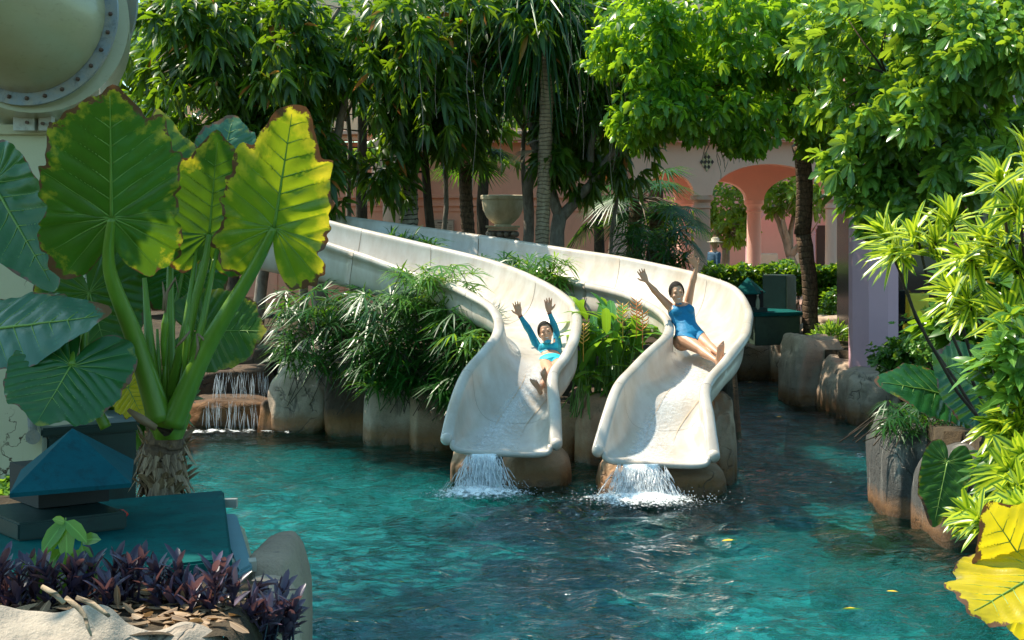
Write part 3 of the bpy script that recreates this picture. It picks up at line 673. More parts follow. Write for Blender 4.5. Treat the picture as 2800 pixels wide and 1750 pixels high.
# far side of the courtyard
fb = thing('courtyard_building', 'far pink and lilac building seen through the arches across the courtyard', 'building', (8, 60, G0))
MB().box((9, 61.5, 3.9), (26, .5, 5.9)).build('wall', PINK, fb)
arch_wall('arcade_wall', -2, 22, 3.15, 6.8, 58.6, .5, [(.2 + 2.15 * k, 1.95 + 2.15 * k, 3.151, .62) for k in range(9)], LILAC, fb)
for k in range(9): column(2.15 * k + 2.05, 58.85, G0, 3.15, .18, LILAC if k in (3, 4, 7) else PINK, fb, 16)
MB().box((11.75, 61.2, 2.1), (.9, .14, 2.1)).build('door', simple('dark_wood_door', (.035, .018, .012), .5), fb)
MB().box((6.8, 61.2, 2.45), (.10, .03, .16)).build('wall_plate', simple('pale_plate', (.6, .55, .5)), fb)
for x in (8.9, 10.0):
    s = thing('lounge_chair', 'pale cushioned lounge chair ' + ('left' if x < 9.5 else 'right') + ' of the lilac column across the courtyard', 'chair', (x, 57.4, G0), 0, 'lounge chairs across the courtyard')
    s0 = simple('cushion_%d' % x, (.50, .42, .36)); MB().box((x, 57.4, G0 + .38), (.8, .7, .22), bev=.06).build('seat', s0, s); MB().box((x, 57.7, G0 + .75), (.8, .2, .75), bev=.07).build('backrest', s0, s)
    for dx in (-.35, .35):
        for dy in (-.28, .28): MB().box((x + dx, 57.4 + dy, G0 + .14), (.05, .05, .28)).build('leg', BARK_DARK, s)
# notice board on the garden wall
nb = thing('notice_board', 'small framed notice board with rows of tiny print on the pink wall', 'sign', P(1211, 645, 39.9))
c = P(1211, 623, 39.97); MB().box(c, (.56, .05, .40), bev=.01).build('frame', simple('board_frame', (.42, .24, .17)), nb)
bd = MB().box(c + Vector((0, -.03, 0)), (.50, .02, .34)).build('board', simple('board_face', (.50, .33, .24)), nb)
mb = MB(); mb.box(c + Vector((0, -.043, .125)), (.26, .006, .03))
for i in range(5):
    for j in range(4): mb.box(c + Vector((-.18 + j * .12, -.043, .06 - i * .045)), (.075 + .02 * ((i * j) % 2), .006, .008))
mb.build('print', simple('print_brown', (.12, .06, .04)), nb)
# lilac octagonal pillar and glazed pavilion with magenta frames
lp = thing('octagonal_pillar', 'lilac eight-sided pillar beside the magenta door frame', 'pillar', P(2388, 975, 27.4))
c = P(2388, 975, 27.4); MB().lathe((c.x, c.y, .7), [(.41, 0), (.41, 4.6), (.50, 4.65), (.50, 4.9)], sides=8).build('shaft', LILAC, lp)
pv = thing('glazed_pavilion', 'dark glazed pavilion with magenta frames behind the right shrubs', 'building', (8.3, 29, .95))
MAG = simple('magenta_frame', (.42, .012, .10), .35)
MB().box((9.5, 31, 2.9), (6.2, 3.0, 3.9)).build('dark_interior', simple('dark_interior', (.012, .012, .014), .25), pv)
MB().box((9.4, 30.5, 5.1), (7.0, 4.6, .5), bev=.03).build('roof', LILAC, pv)
for x in (6.56, 7.75, 9.0, 10.3): MB().box((x, 28.9, 2.9), (.13, .16, 3.9), bev=.01).build('door_frame', MAG, pv)
MB().box((8.5, 28.9, 4.0), (4.0, .14, .12)).build('lintel', MAG, pv)
g = NG('dark_glass'); GLASS = g.done(g.bsdf((.01, .015, .018), .05, .8))
for x in (7.16, 8.38, 9.65): MB().box((x, 28.95, 2.5), (1.1, .03, 2.9)).build('glass_pane', GLASS, pv)
yc = thing('yellow_cleaning_cart', 'small yellow cart standing against the dark glass', 'cart', (6.95, 28.3, .95))
YEL = simple('yellow_plastic', (.62, .50, .02), .4)
MB().box((6.95, 28.3, 1.75), (.34, .3, .42), bev=.03).build('bin', YEL, yc); MB().box((6.95, 28.3, 1.25), (.42, .36, .36), bev=.03).build('tray', YEL, yc)
for dx in (-.15, .15): MB().lathe((6.95 + dx, 28.15, .95), [(.05, 0), (.05, .1)], 10).build('wheel', BLACK, yc)

# ---------------------------------------------------------------- tower with the tube slide
tw = thing('concrete_tower', 'cracked cream concrete support tower with rust stains at the left edge', 'tower', (-4.4, 12.6, 0))
MB().box((-4.62, 13.2, 1.25), (2.22, 1.4, 5.1), bev=.03).build('shaft', TOWER, tw)
MB().box((-4.62, 13.2, 3.835), (2.28, 1.46, .08), bev=.015).build('cap', TOWER, tw)
TUBE = NG('olive_fibreglass'); o_ = TUBE.pos(); n1 = TUBE.noise(2.5, 5, .6, o_); n2 = TUBE.noise(14, 6, .75, TUBE.mapping(o_, (1, 1, 2.5)))
cc = TUBE.mix(n1, (.34, .30, .15), (.46, .42, .26)); cc = TUBE.mix(TUBE.ramp(n2, [(.56, 0.0), (.8, .6)]), cc, (.20, .16, .08))
TUBE = TUBE.done(TUBE.bsdf(cc, TUBE.math('MULTIPLY_ADD', n2, .3, .18), .5, 0, TUBE.bump(n2, .10, .01), .3))
FLG = m_paint('weathered_flange', (.22, .25, .26), (.36, .29, .18), .4, .9)
ts = thing('tube_slide', 'closed olive tube slide with bolted flanges on top of the cracked tower', 'water slide', P(90, 300, 12.2))
c0 = P(88, 48, 12.0); ax = Vector((-.12, -.95, .12)).normalized()
def pipe(pts, rad, nm, mat, n=56): return smooth_by_angle(MB().tube(pts, rad, n, True).build(nm, mat, ts), 50)
D = Vector
arc = [c0 + ax * t + D((-.9 * t * t, 0, .75 * t * t)) for t in np.linspace(0, 1.5, 26)]
pipe(arc, [.565] * 26, 'tube_section', TUBE)
pipe([c0 - ax * t + D((-.40 * t, .0, .10 * t)) for t in np.linspace(0.04, .95, 10)], list(np.linspace(.69, .745, 10)), 'tube_section', TUBE)
def ring(c, a, ri, ro, th, nm='flange', bolts=28):
    mb = MB(); R = D((0, 0, 1)).rotation_difference(a).to_matrix(); n = 72; vs = []
    for r, z in ((ri, 0), (ro, 0), (ro, th), (ri, th)):
        for k in range(n): q = 2 * math.pi * k / n; vs.append(c + R @ D((r * math.cos(q), r * math.sin(q), z)))
    fs = [(i * n + k, i * n + (k + 1) % n, ((i + 1) % 4) * n + (k + 1) % n, ((i + 1) % 4) * n + k) for i in range(4) for k in range(n)]
    mb.add(vs, fs); f = smooth_by_angle(mb.build(nm, FLG, ts), 40)
    for k in range(bolts):
        q = 2 * math.pi * (k + .5) / bolts; b = c + R @ D(((ri + ro) / 2 * math.cos(q), (ri + ro) / 2 * math.sin(q), th)); b2 = b + a * .03
        MB().tube([b, b + a * .012, b2], [.016, .016, .008], 6).build('bolt', RUST, f)
RUST = simple('rusty_bolt', (.10, .05, .03), .6)
ring(c0, ax, .555, .655, .03)
c1 = P(140, 15, 13.1); ring(c1, D((-.25, -.93, .05)).normalized(), .55, .765, .03, bolts=24)
pipe([c1 + D((.02 - .28 * t, .02 + t, .06 * t)) for t in np.linspace(.02, 2.4, 12)], [.62] * 12, 'tube_section', TUBE)
br = thing('tube_bracket', 'white bolted steel bracket between the tube slide and the tower top', 'bracket', P(100, 352, 12.55))
WST = m_paint('white_steel', (.50, .50, .44), (.30, .20, .12), .5, .6)
for u in (70, 128): MB().box(P(u, 322, 12.35), (.16 if u < 100 else .10, .10, .20), bev=.008).build('plate', WST, br)
MB().box(P(100, 325, 12.42), (.14, .05, .12)).build('web', WST, br)
for (u, v) in ((75, 300), (75, 335), (118, 305), (118, 338), (140, 305), (140, 338)):
    q = P(u, v, 12.29); MB().tube([q, q - D((0, .025, 0))], .014, 6).build('bolt', RUST, br)
for z in (.35, ): pass
pp = thing('drain_pipe', 'short grey pipe stub with an end cap on the tower foot', 'pipe', P(92, 1190, 12.45))
MB().tube([P(88, 1140, 12.4), P(90, 1185, 12.4)], .035, 12).build('pipe', FLG, pp); MB().tube([P(90, 1195, 12.35), P(90, 1195, 12.43)], .055, 16).build('end_cap', FLG, pp)

# ---------------------------------------------------------------- near green cabinet and ventilator
def slab(pts, zt, zb, name, mat, parent, bev=.012):
    bm = bmesh.new(); lo = [bm.verts.new((p.x, p.y, zb)) for p in pts]; hi = [bm.verts.new((p.x, p.y, zt)) for p in pts]
    n = len(pts); bm.faces.new(hi); bm.faces.new(lo[::-1])
    for i in range(n): bm.faces.new((lo[i], lo[(i + 1) % n], hi[(i + 1) % n], hi[i]))
    bmesh.ops.recalc_face_normals(bm, faces=bm.faces[:])
    if bev: bmesh.ops.bevel(bm, geom=bm.edges[:], offset=bev, segments=2, affect='EDGES')
    bm.verts.index_update(); vs = [v.co.copy() for v in bm.verts]; fs = [tuple(v.index for v in f.verts) for f in bm.faces]; bm.free()
    return link_mesh(name, vs, fs, mat, parent, False)
def onz(u, v, z): Y = (CH - z) * FPX / (v - HZ); return P(u, v, Y)
cb = thing('cabinet', 'large low teal cabinet with a ventilator, in front of the big taro', 'cabinet', (-2.2, 8.6, 1.3))
zt = 1.50; a = onz(635, 1525, zt); b = onz(612, 1340, zt); c = onz(-40, 1392, zt); d = onz(-40, 1602, zt)
slab([d, a, b, c], zt, zt - .10, 'lid', TEAL, cb)
q = .06; cen = (a + b + c + d) / 4; sh = [cen + (p - cen) * .93 for p in (d, a, b, c)]
slab(sh, zt - .102, .9, 'body', TEAL, cb)
AL = simple('aluminium', (.55, .52, .46), .35, metal=.8)
e1 = onz(640, 1345, 1.42); e2 = onz(690, 1540, 1.40)
slab([a + D((.03, -.02, 0)), onz(690, 1538, 1.44), onz(648, 1400, 1.44), b + D((.02, -.4, 0))], 1.43, 1.39, 'side_ledge', simple('pale_blue_ledge', (.06, .17, .20), .6), cb)
MB().box(onz(662, 1545, 1.40), (.14, .10, .05), rz=.2).build('bracket', AL, cb); MB().box(onz(630, 1375, 1.46), (.08, .05, .05)).build('bracket', AL, cb)
CR = m_paint('peeling_cream', (.48, .42, .25), (.12, .12, .08), .6, .7)
slab([onz(612, 1560, 1.38), onz(698, 1550, 1.38), onz(668, 1440, 1.38), onz(630, 1440, 1.38)], 1.385, .7, 'plinth', CR, cb)
vt = thing('roof_ventilator', 'near teal ventilator with a pyramid roof standing on the low cabinet', 'ventilator', onz(200, 1440, zt), 0, 'pyramid-roofed ventilators')
fl, fr, brr, bl = P(26, 1349, 8.2), P(359, 1321, 8.53), P(366, 1257, 9.37), P(58, 1284, 8.97); ap = P(198, 1171, 8.77)
zr = (fl.z + fr.z + brr.z + bl.z) / 4
vs = [fl, fr, brr, bl, ap]; dn = D((0, 0, -.022)); vs2 = [p + dn for p in vs]
link_mesh('roof', vs + vs2, [(0, 1, 4), (1, 2, 4), (2, 3, 4), (3, 0, 4), (6, 5, 9), (7, 6, 9), (8, 7, 9), (5, 8, 9), (0, 5, 6, 1), (1, 6, 7, 2), (2, 7, 8, 3), (3, 8, 5, 0)], m_paint('roof_teal', (.002, .055, .070), (.005, .090, .105), .65, .6, .0, .08), vt, False)
u0, u1 = onz(105, 1442, zt), onz(298, 1420, zt)
dx = (u1 - u0).normalized(); dy = D((-dx.y, dx.x, 0))
slab([u0 + D((0, 0, 0)), u1, u1 + dy * .42, u0 + dy * .42], 1.80, zt + .10, 'neck', BLACK, vt, .0)
f0, f1 = onz(50, 1482, zt), onz(348, 1447, zt); dx = (f1 - f0).normalized(); dy = D((-dx.y, dx.x, 0))
slab([f0, f1, f1 + dy * .62, f0 + dy * .62], zt + .095, zt + .002, 'base_flange', DARKGREEN, vt, .01)
RED = NG('red_lamp'); RED = RED.done(RED.bsdf((.45, .01, .015), .15, .6))
lb = f1 + dy * .16 + D((0, 0, .05)); MB().tube([lb, lb + dx * .03, lb + dx * .05, lb + dx * .075], [.032, .032, .028, .006], 12).build('red_lamp', RED, vt)
bk = thing('cabinet', 'tall black-green cabinet directly behind the near pyramid ventilator', 'cabinet', (-2.5, 11, .3))
a, b = P(112, 1172, 10.5), P(382, 1165, 10.9)
slab([a, b, b + D((-.25, .75, 0)), a + D((-.25, .75, 0))], a.z, a.z - .06, 'lid', DARKGREEN, bk)
cen = (a + b) / 2; slab([a + D((.03, .03, 0)), b + D((-.03, .03, 0)), b + D((-.27, .72, 0)), a + D((-.2, .72, 0))], a.z - .062, .3, 'body', DARKGREEN, bk)
# far cabinet with its ventilator
fc = thing('cabinet', 'far dark green cabinet under a teal lid on the rocks behind the slides', 'cabinet', P(2130, 915, 31))
a, b = P(2058, 856, 30.4), P(2196, 852, 30.8); slab([a, b, b + D((-.1, 1.5, 0)), a + D((-.1, 1.5, 0))], a.z, a.z - .07, 'lid', TEAL, fc)
slab([a + D((.05, .05, 0)), b + D((-.05, .05, 0)), b + D((-.12, 1.4, 0)), a + D((-.0, 1.4, 0))], a.z - .072, .9, 'body', OLIVE, fc)
fv = thing('roof_ventilator', 'far teal ventilator with a pyramid roof beside the curve of the right slide', 'ventilator', P(2046, 850, 31), 0, 'pyramid-roofed ventilators')
pts = [P(2003, 801, 30.6), P(2072, 805, 30.5), P(2094, 797, 31.2), P(2020, 795, 31.3)]; ap = P(2045, 757, 30.9); z = P(0, 800, 30.9).z
for p in pts: p.z = z
link_mesh('roof', pts + [ap] + [p + D((0, 0, -.02)) for p in pts], [(0, 1, 4), (1, 2, 4), (2, 3, 4), (3, 0, 4), (8, 7, 6, 5), (0, 5, 6, 1), (1, 6, 7, 2), (2, 7, 8, 3), (3, 8, 5, 0)], TEAL, fv, False)
MB().box(P(2052, 825, 31), (.42, .42, .42)).build('neck', BLACK, fv); MB().box(P(2052, 846, 31), (.56, .56, .1), bev=.01).build('base_flange', DARKGREEN, fv)
dc = thing('cabinet', 'dark upright cabinet behind the far pyramid ventilator', 'cabinet', P(2130, 832, 32))
a, b, c = P(2085, 752, 32.2), P(2150, 752, 31.9), P(2174, 755, 32.5)
slab([a, b, c, c + D((-.45, .4, 0))], a.z, 1.0, 'body', DARKGREEN, dc)
slab([b + D((.012, -.012, 0)), c + D((.02, -.012, 0)), c + D((-.0, .02, 0)), b + D((.0, .02, 0))], a.z - .03, 1.05, 'side_panel', OLIVE, dc, 0)
bt = thing('bottle', 'small upright bottle on the far cabinet lid', 'bottle', P(2072, 818, 30.8))
c = P(2072, 846, 30.75); MB().lathe(c, [(.035, 0), (.04, .02), (.04, .16), (.02, .22), (.016, .25)], 12).build('bottle_body', simple('bottle_glass', (.35, .38, .28), .2), bt); MB().lathe(c + D((0, 0, .252)), [(.02, 0), (.02, .035)], 10).build('cap', simple('cap_white', (.7, .7, .68)), bt)

# ---------------------------------------------------------------- urn on its stone pedestal
ur = thing('urn', 'large stained stone bowl on a rubble pedestal between the tree trunks', 'urn', P(1375, 632, 33))
c = P(1375, 617, 33); STONE = m_bark('stained_stone', (.40, .31, .19), (.66, .56, .40), sc=3)
smooth_by_angle(MB().lathe(c, [(.17, .0), (.17, .03), (.22, .06), (.33, .17), (.40, .32), (.425, .50), (.425, .52), (.445, .53), (.45, .60), (.43, .61), (.38, .60), (.36, .4), (.0, .3)], 40).build('bowl', STONE, ur), 40)
MB().box(c + D((0, 0, -.02)), (.68, .68, .04), bev=.01).build('foot_slab', STONE, ur); MB().box(c + D((0, 0, -.07)), (.60, .60, .05), bev=.01).build('upper_slab', STONE, ur)
pd = MB(); rr = random.Random(4)
for i in range(11):
    for j in range(14):
        th = 2 * math.pi * (j + .5 * (i % 2)) / 14; z = c.z - .17 - i * .15; k = .29 / max(abs(math.cos(th)), abs(math.sin(th))) * .92
        pd.ball(D((c.x + k * math.cos(th), c.y + k * math.sin(th), z)), (.07 * rr.uniform(.8, 1.2),) * 3, 8, 6)
pd.box((c.x, c.y, c.z - .95), (.5, .5, 1.7)); tag(pd.build('rubble_pedestal', m_rock('rubble', (.36, .29, .24), (.22, .18, .15), wet=-1), None, True), 'square pedestal of dark rubble stones under the urn', 'pedestal')
# ---------------------------------------------------------------- foliage
def tmpl(kind):
    """leaf blade: rows of (t along, half width, sag); returns local points (x across, y along, z), uv and faces"""
    rows = {'lance': [(0, 0), (.22, .36), (.50, .50), (.78, .30), (1, 0)], 'obov': [(0, 0), (.25, .16), (.55, .42), (.82, .50), (1, 0)],
            'blade': [(0, .0), (.12, .42), (.5, .5), (.8, .34), (1, 0)], 'oval': [(0, 0), (.2, .40), (.5, .5), (.8, .36), (1, 0)], 'strip': [(0, .28), (.5, .5), (1, 0)]}[kind]
    pts = []; uv = []; fs = []; prev = None
    for t, w in rows:
        if w == 0: ids = [len(pts)]; pts.append((0, t, 0)); uv.append((.5, t))
        else:
            ids = [len(pts), len(pts) + 1, len(pts) + 2]
            pts += [(-w, t, 0), (0, t, 0), (w, t, 0)]; uv += [(0, t), (.5, t), (1, t)]
        if prev is not None:
            if len(prev) == 1 and len(ids) == 3: fs += [(prev[0], ids[1], ids[0]), (prev[0], ids[2], ids[1])]
            elif len(prev) == 3 and len(ids) == 1: fs += [(prev[0], prev[1], ids[0]), (prev[1], prev[2], ids[0])]
            elif len(prev) == 3: fs += [(prev[0], prev[1], ids[1]), (prev[0], ids[1], ids[0]), (prev[1], prev[2], ids[2]), (prev[1], ids[2], ids[1])]
        prev = ids
    return np.array(pts, float), np.array(uv, float), np.array(fs, int)
T = {k: tmpl(k) for k in ('lance', 'obov', 'blade', 'oval', 'strip')}
def nrm(a): return a / np.maximum(np.linalg.norm(a, axis=-1, keepdims=True), 1e-9)
def leaves(name, kind, base, dirv, upv, L, W, mat, parent=None, droop=.3, fold=.25, rnd=None, rng=RNG, tagk=None):
    """many blades in one mesh; droop bends each blade down along its length, fold lifts its edges"""
    base = np.asarray(base, float); n = len(base); d = nrm(np.asarray(dirv, float)); u = np.asarray(upv, float)
    s = nrm(np.cross(d, u)); u = np.cross(s, d); tp, uv, fs = T[kind]
    L = np.broadcast_to(L, (n,)); W = np.broadcast_to(W, (n,)); dr = np.broadcast_to(droop, (n,))
    x = tp[None, :, 0] * W[:, None]; y = tp[None, :, 1] * L[:, None]; z = np.abs(x) * fold
    P_ = base[:, None, :] + s[:, None, :] * x[..., None] + d[:, None, :] * y[..., None] + u[:, None, :] * z[..., None]
    P_[..., 2] -= dr[:, None] * L[:, None] * tp[None, :, 1] ** 2
    F_ = (fs[None] + (np.arange(n) * len(tp))[:, None, None]).reshape(-1, 3)
    r = rng.random(n) if rnd is None else rnd
    return link_mesh(name, P_.reshape(-1, 3), F_, mat, parent, True, attrs={'rnd': np.repeat(r, len(tp))}, uv=np.tile(uv, (n, 1)))
def rosettes(C, A, nl, L, W, spread=(.5, 1.2), rng=RNG, jl=.38):
    """leaf arrays for whorls at C along axes A: nl leaves each, spread = angle off the axis"""
    C = np.asarray(C); A = nrm(np.asarray(A)); n = len(C)
    t = nrm(np.cross(A, rng.normal(size=(n, 3)))); b = np.cross(A, t)
    C = np.repeat(C, nl, 0); Ax = np.repeat(A, nl, 0); t = np.repeat(t, nl, 0); b = np.repeat(b, nl, 0)
    k = np.tile(np.arange(nl), n); ph = k * 2.399 + rng.normal(0, .2, n * nl); sp = rng.uniform(*spread, n * nl)
    d = Ax * np.cos(sp)[:, None] + (t * np.cos(ph)[:, None] + b * np.sin(ph)[:, None]) * np.sin(sp)[:, None]
    up = Ax * np.sin(sp)[:, None] - (t * np.cos(ph)[:, None] + b * np.sin(ph)[:, None]) * np.cos(sp)[:, None] + 1e-3
    l = L * rng.uniform(1 - jl, 1 + jl, n * nl); base = C + Ax * (rng.uniform(-.12, .05, n * nl) * L)[:, None]
    return base, d, up, l, W * l / L
def blobs_points(blobs, n, rng=RNG, shell=.45, gaps=None):
    """points in a union of ellipsoids given as (u, v, Y, radius px x, radius px y, depth m); denser towards the surface"""
    wts = np.array([b[3] * b[4] for b in blobs], float); idx = rng.choice(len(blobs), n, p=wts / wts.sum())
    B_ = np.array(blobs, float)[idx]; d = nrm(rng.normal(size=(n, 3))); r = rng.uniform(shell, 1, n) ** .6
    r = r * (1 + .55 * np.array([noise.noise(Vector(q) * 2.3 + Vector((i_ * 9.1, 0, 0))) for q, i_ in zip(d, idx)]))
    Y = B_[:, 2] + d[:, 1] * r * B_[:, 5]; k = B_[:, 2] / FPX
    X = (B_[:, 0] - 1400) * k + d[:, 0] * r * B_[:, 3] * k; Z = CH - (B_[:, 1] - HZ) * k + d[:, 2] * r * B_[:, 4] * k
    Q = np.stack([X, Y, Z], 1)
    if gaps is not None:
        k = np.array([noise.noise(Vector(q) * 1.25) for q in Q]) > gaps
        Q, d = Q[k], d[k]
    return Q, d
def limb(mb, a, b, r0, r1, bend=.08, n=7, seg=7, seed=0):
    a, b = Vector(a), Vector(b); L = (b - a).length; rr = random.Random(seed); o1 = Vector((rr.uniform(-1, 1), rr.uniform(-1, 1), rr.uniform(-.3, .3))) * L * bend
    pts = [a.lerp(b, t) + o1 * math.sin(math.pi * t) + Vector((rr.uniform(-1, 1), rr.uniform(-1, 1), 0)) * L * .008 for t in [k / (n - 1) for k in range(n)]]
    mb.tube(pts, [r0 + (r1 - r0) * k / (n - 1) for k in range(n)], seg); return pts
LF_DARK = m_leaf('dark_glossy_leaf', (.014, .042, .007), (.055, .135, .014), (.30, .50, .012), .38, .36, dead=.02)
LF_MID = m_leaf('mid_green_leaf', (.020, .070, .010), (.065, .17, .018), (.34, .55, .02), .42, .30, dead=.006)
LF_LIME = m_leaf('lime_backlit_leaf', (.03, .11, .012), (.085, .24, .02), (.46, .72, .02), .48, .34, dead=.004)
LF_RIGHT = m_leaf('bright_ribbed_leaf', (.035, .115, .022), (.14, .30, .05), (.46, .66, .03), .38, .24, dead=.002)
LF_FAR = m_leaf('far_leaf', (.03, .10, .012), (.10, .22, .02), (.45, .65, .03), .45, .4, veins=False)
LF_SHRUB = m_leaf('pale_shrub_leaf', (.05, .15, .03), (.15, .30, .05), (.45, .70, .05), .4, .35)
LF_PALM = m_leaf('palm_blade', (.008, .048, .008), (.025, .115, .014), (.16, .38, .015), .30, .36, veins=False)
LF_PALM_Y = m_leaf('sun_tinted_palm_blade', (.035, .12, .02), (.10, .24, .03), (.40, .62, .03), .36, .28, veins=False)  # lighter copy of the palm blade, sunshine put into its colour
LF_HEL = m_leaf('heliconia_leaf', (.03, .13, .03), (.09, .26, .04), (.35, .60, .03), .38, .27)
LF_DRAC = m_leaf('yellow_edged_leaf', (.035, .12, .02), (.06, .18, .02), (.35, .55, .02), .36, .27, stripe=(.52, .60, .03), veins=False)
LF_PURP = m_leaf('purple_leaf', (.022, .018, .045), (.14, .10, .16), (.28, .12, .10), .22, .30, veins=False)
LF_DRY = m_leaf('dry_leaf', (.12, .065, .03), (.34, .22, .12), (.40, .22, .08), .2, .6)
LF_STRAW = m_leaf('straw_frond', (.20, .12, .06), (.36, .26, .14), (.3, .18, .08), .2, .7, veins=False)

def tree(label, blobs, nros, nl, L, W, kind, mat, limbs, bark, axis=(0, 0, -.25), outw=.8, spread=(.5, 1.15), droop=.35, name='broadleaf_tree', group='trees round the pool', seed=1, shell=.45, trunkname='trunk', twigs=60, base=None, gaps=-.03):
    rng = np.random.default_rng(seed); C, d = blobs_points(blobs, int(nros * 1.35), rng, shell, gaps)
    A = d * outw + np.array(axis) + rng.normal(0, .25, d.shape)
    ba, di, up, l, w_ = rosettes(C, A, nl, L, W, spread, rng)
    root = thing(name, label, 'tree', base or limbs[0][0], 0, group)
    mb = MB()
    for i, (a, b, r0, r1) in enumerate(limbs): limb(mb, a, b, r0, r1, .05, 9, 10, seed * 50 + i)
    mb.build(trunkname, bark, root, True)
    if twigs:
        tb = MB(); idx = rng.choice(len(C), min(twigs, len(C)), False)
        ends = [Vector(x[0]).lerp(Vector(x[1]), .25 + .75 * q / 11) for x in limbs for q in range(12)]
        used = {}
        for j, i in enumerate(idx):
            p = Vector(C[i]); q_ = min(range(len(ends)), key=lambda q: (ends[q] - p).length); e = ends[q_]; used[q_] = used.get(q_, 0) + 1
            if (e - p).length < 2.2 and used[q_] < 5: limb(tb, e, p, .018, .005, .16, 6, 5, seed * 900 + j)
        if tb.v: tb.build('branches', bark, root, True)
    leaves('crown', kind, ba, di, up, l, w_, mat, root, droop, rng=rng); return root
def V(u, v, Y): return P(u, v, Y)
def G(u, Y, z=G0): return Vector(((u - 1400) * Y / FPX, Y, z))
# --- far sunlit belt, beyond the building
for i, (u, v, Y, rx, ry, dp, n) in enumerate([(250, 120, 52, 420, 330, 3, 2600), (760, 60, 50, 430, 330, 3, 2600), (1300, 60, 50, 430, 330, 3, 2600), (1800, 60, 51, 400, 300, 3, 2200), (2330, 60, 54, 420, 260, 3, 2400), (2850, 100, 50, 380, 300, 3, 1800)]):
    tree(['bright far tree behind the tube slide', 'bright far tree glimpsed behind the long-leaved tree', 'bright far tree above the urn', 'bright far tree above the first arch', 'bright far tree above the second arch', 'bright far tree at the right edge'][i],
         [(u, v, Y, rx, ry, dp)], n, 7, .30, .10, 'oval', LF_FAR, [(G(u, Y), V(u, v, Y), .3, .12)], BARK_DARK, seed=100 + i, name='far_tree', group='far trees behind the building', twigs=0, shell=.1)
# --- courtyard frangipani trees seen through the arches
def frangipani(label, base, tips, blobs, seed):
    limbs = [(base, tips[0], .17, .12)] + [(tips[0], t, .12, .06) for t in tips[1:]]
    return tree(label, blobs, 420, 7, .26, .085, 'obov', LF_FAR, limbs, m_bark('frangipani_bark_%d' % seed, (.18, .13, .09), (.38, .31, .24), sc=5), seed=seed, name='frangipani_tree', group='knobbly trees in the courtyard', twigs=150, axis=(0, 0, .5))
frangipani('knobbly frangipani right of the lilac column in the courtyard', G(2195, 49), [V(2160, 700, 49), V(2140, 600, 49), V(2170, 590, 49.5), V(2215, 640, 48.7), V(2110, 560, 49.5)], [(2130, 520, 50, 110, 60, 1.4), (2210, 520, 49, 90, 60, 1.4)], 130)
frangipani('wide low frangipani left of the inner salmon column in the courtyard', G(1975, 51), [V(1985, 680, 51), V(1950, 610, 51), V(2010, 600, 51), V(2030, 620, 51.4)], [(1980, 560, 51, 75, 60, 1.5), (1990, 620, 50.5, 70, 40, 1.4), (1830, 600, 52, 70, 60, 1.4)], 131)
# --- dark long-leaved trees across the middle
tree('tall dark tree with drooping long leaves behind the big taro', [(520, 110, 27.5, 190, 150, 1.2), (720, 150, 28, 210, 210, 1.4), (880, 250, 28.5, 150, 200, 1.2), (560, 340, 28.5, 180, 120, 1.2), (860, 470, 28.5, 120, 110, 1.0), (760, 380, 28.2, 150, 110, 1.1)],
     2100, 9, .275, .072, 'lance', LF_DARK, [(G(885, 29, 1), V(900, 470, 29), .15, .11), (V(900, 470, 29), V(950, 240, 28.6), .10, .05), (V(900, 470, 29), V(830, 330, 28.6), .09, .04), (G(700, 29.4, 1), V(690, 250, 29), .12, .06), (V(690, 250, 29), V(600, 60, 28.5), .06, .03), (G(820, 29.6, 1), V(800, 200, 29), .09, .05), (V(800, 200, 29), V(930, 20, 28.5), .05, .03)], BARK_GREY, seed=2, twigs=140, axis=(0, -.25, -.35), droop=.55)
tree('dark long-leaved tree over the banded palm trunk', [(1080, 150, 28.5, 160, 170, 1.3), (1180, 60, 29, 200, 120, 1.3), (1010, 330, 29, 110, 130, 1.0), (1190, 300, 29.2, 140, 150, 1.2), (1050, 480, 29.4, 90, 70, .7), (1230, 200, 30, 170, 200, 1.2)],
     1450, 9, .275, .072, 'lance', LF_DARK, [(G(1170, 30, 1), V(1150, 350, 30), .10, .07), (V(1150, 350, 30), V(1050, 100, 29), .06, .03), (V(1150, 350, 30), V(1250, 60, 29.4), .06, .03)], BARK_DARK, seed=3, twigs=90, axis=(0, -.25, -.35), droop=.55)
tree('forked long-leaved tree beside the urn with bare leaning limbs', [(1420, 60, 29, 180, 110, 1.2), (1560, 180, 30.5, 170, 200, 1.2), (1300, 130, 29.5, 130, 120, 1.1), (1680, 330, 30.5, 140, 170, 1.2), (1530, 330, 30, 60, 60, .5), (1520, 440, 29.6, 55, 45, .4), (1590, 490, 30, 40, 35, .4), (1720, 470, 30.5, 60, 35, .5), (1640, 80, 30, 160, 120, 1.1)],
     1350, 9, .28, .074, 'lance', LF_DARK, [(G(1540, 30, 1), V(1530, 590, 30), .17, .13), (V(1530, 590, 30), V(1460, 380, 30), .10, .07), (V(1460, 380, 30), V(1370, 135, 29.5), .07, .03), (V(1530, 590, 30), V(1500, 430, 30.3), .09, .06), (V(1490, 340, 30), V(1340, 150, 30), .06, .03), (V(1530, 600, 30), V(1615, 505, 30), .11, .08), (V(1610, 480, 30), V(1680, 180, 30), .07, .03), (V(1615, 505, 30), V(1715, 360, 30), .08, .04), (G(1455, 30.5, 1), V(1450, 460, 30.5), .12, .09)], BARK_GREY, seed=4, twigs=90, axis=(0, -.25, -.35), droop=.5)
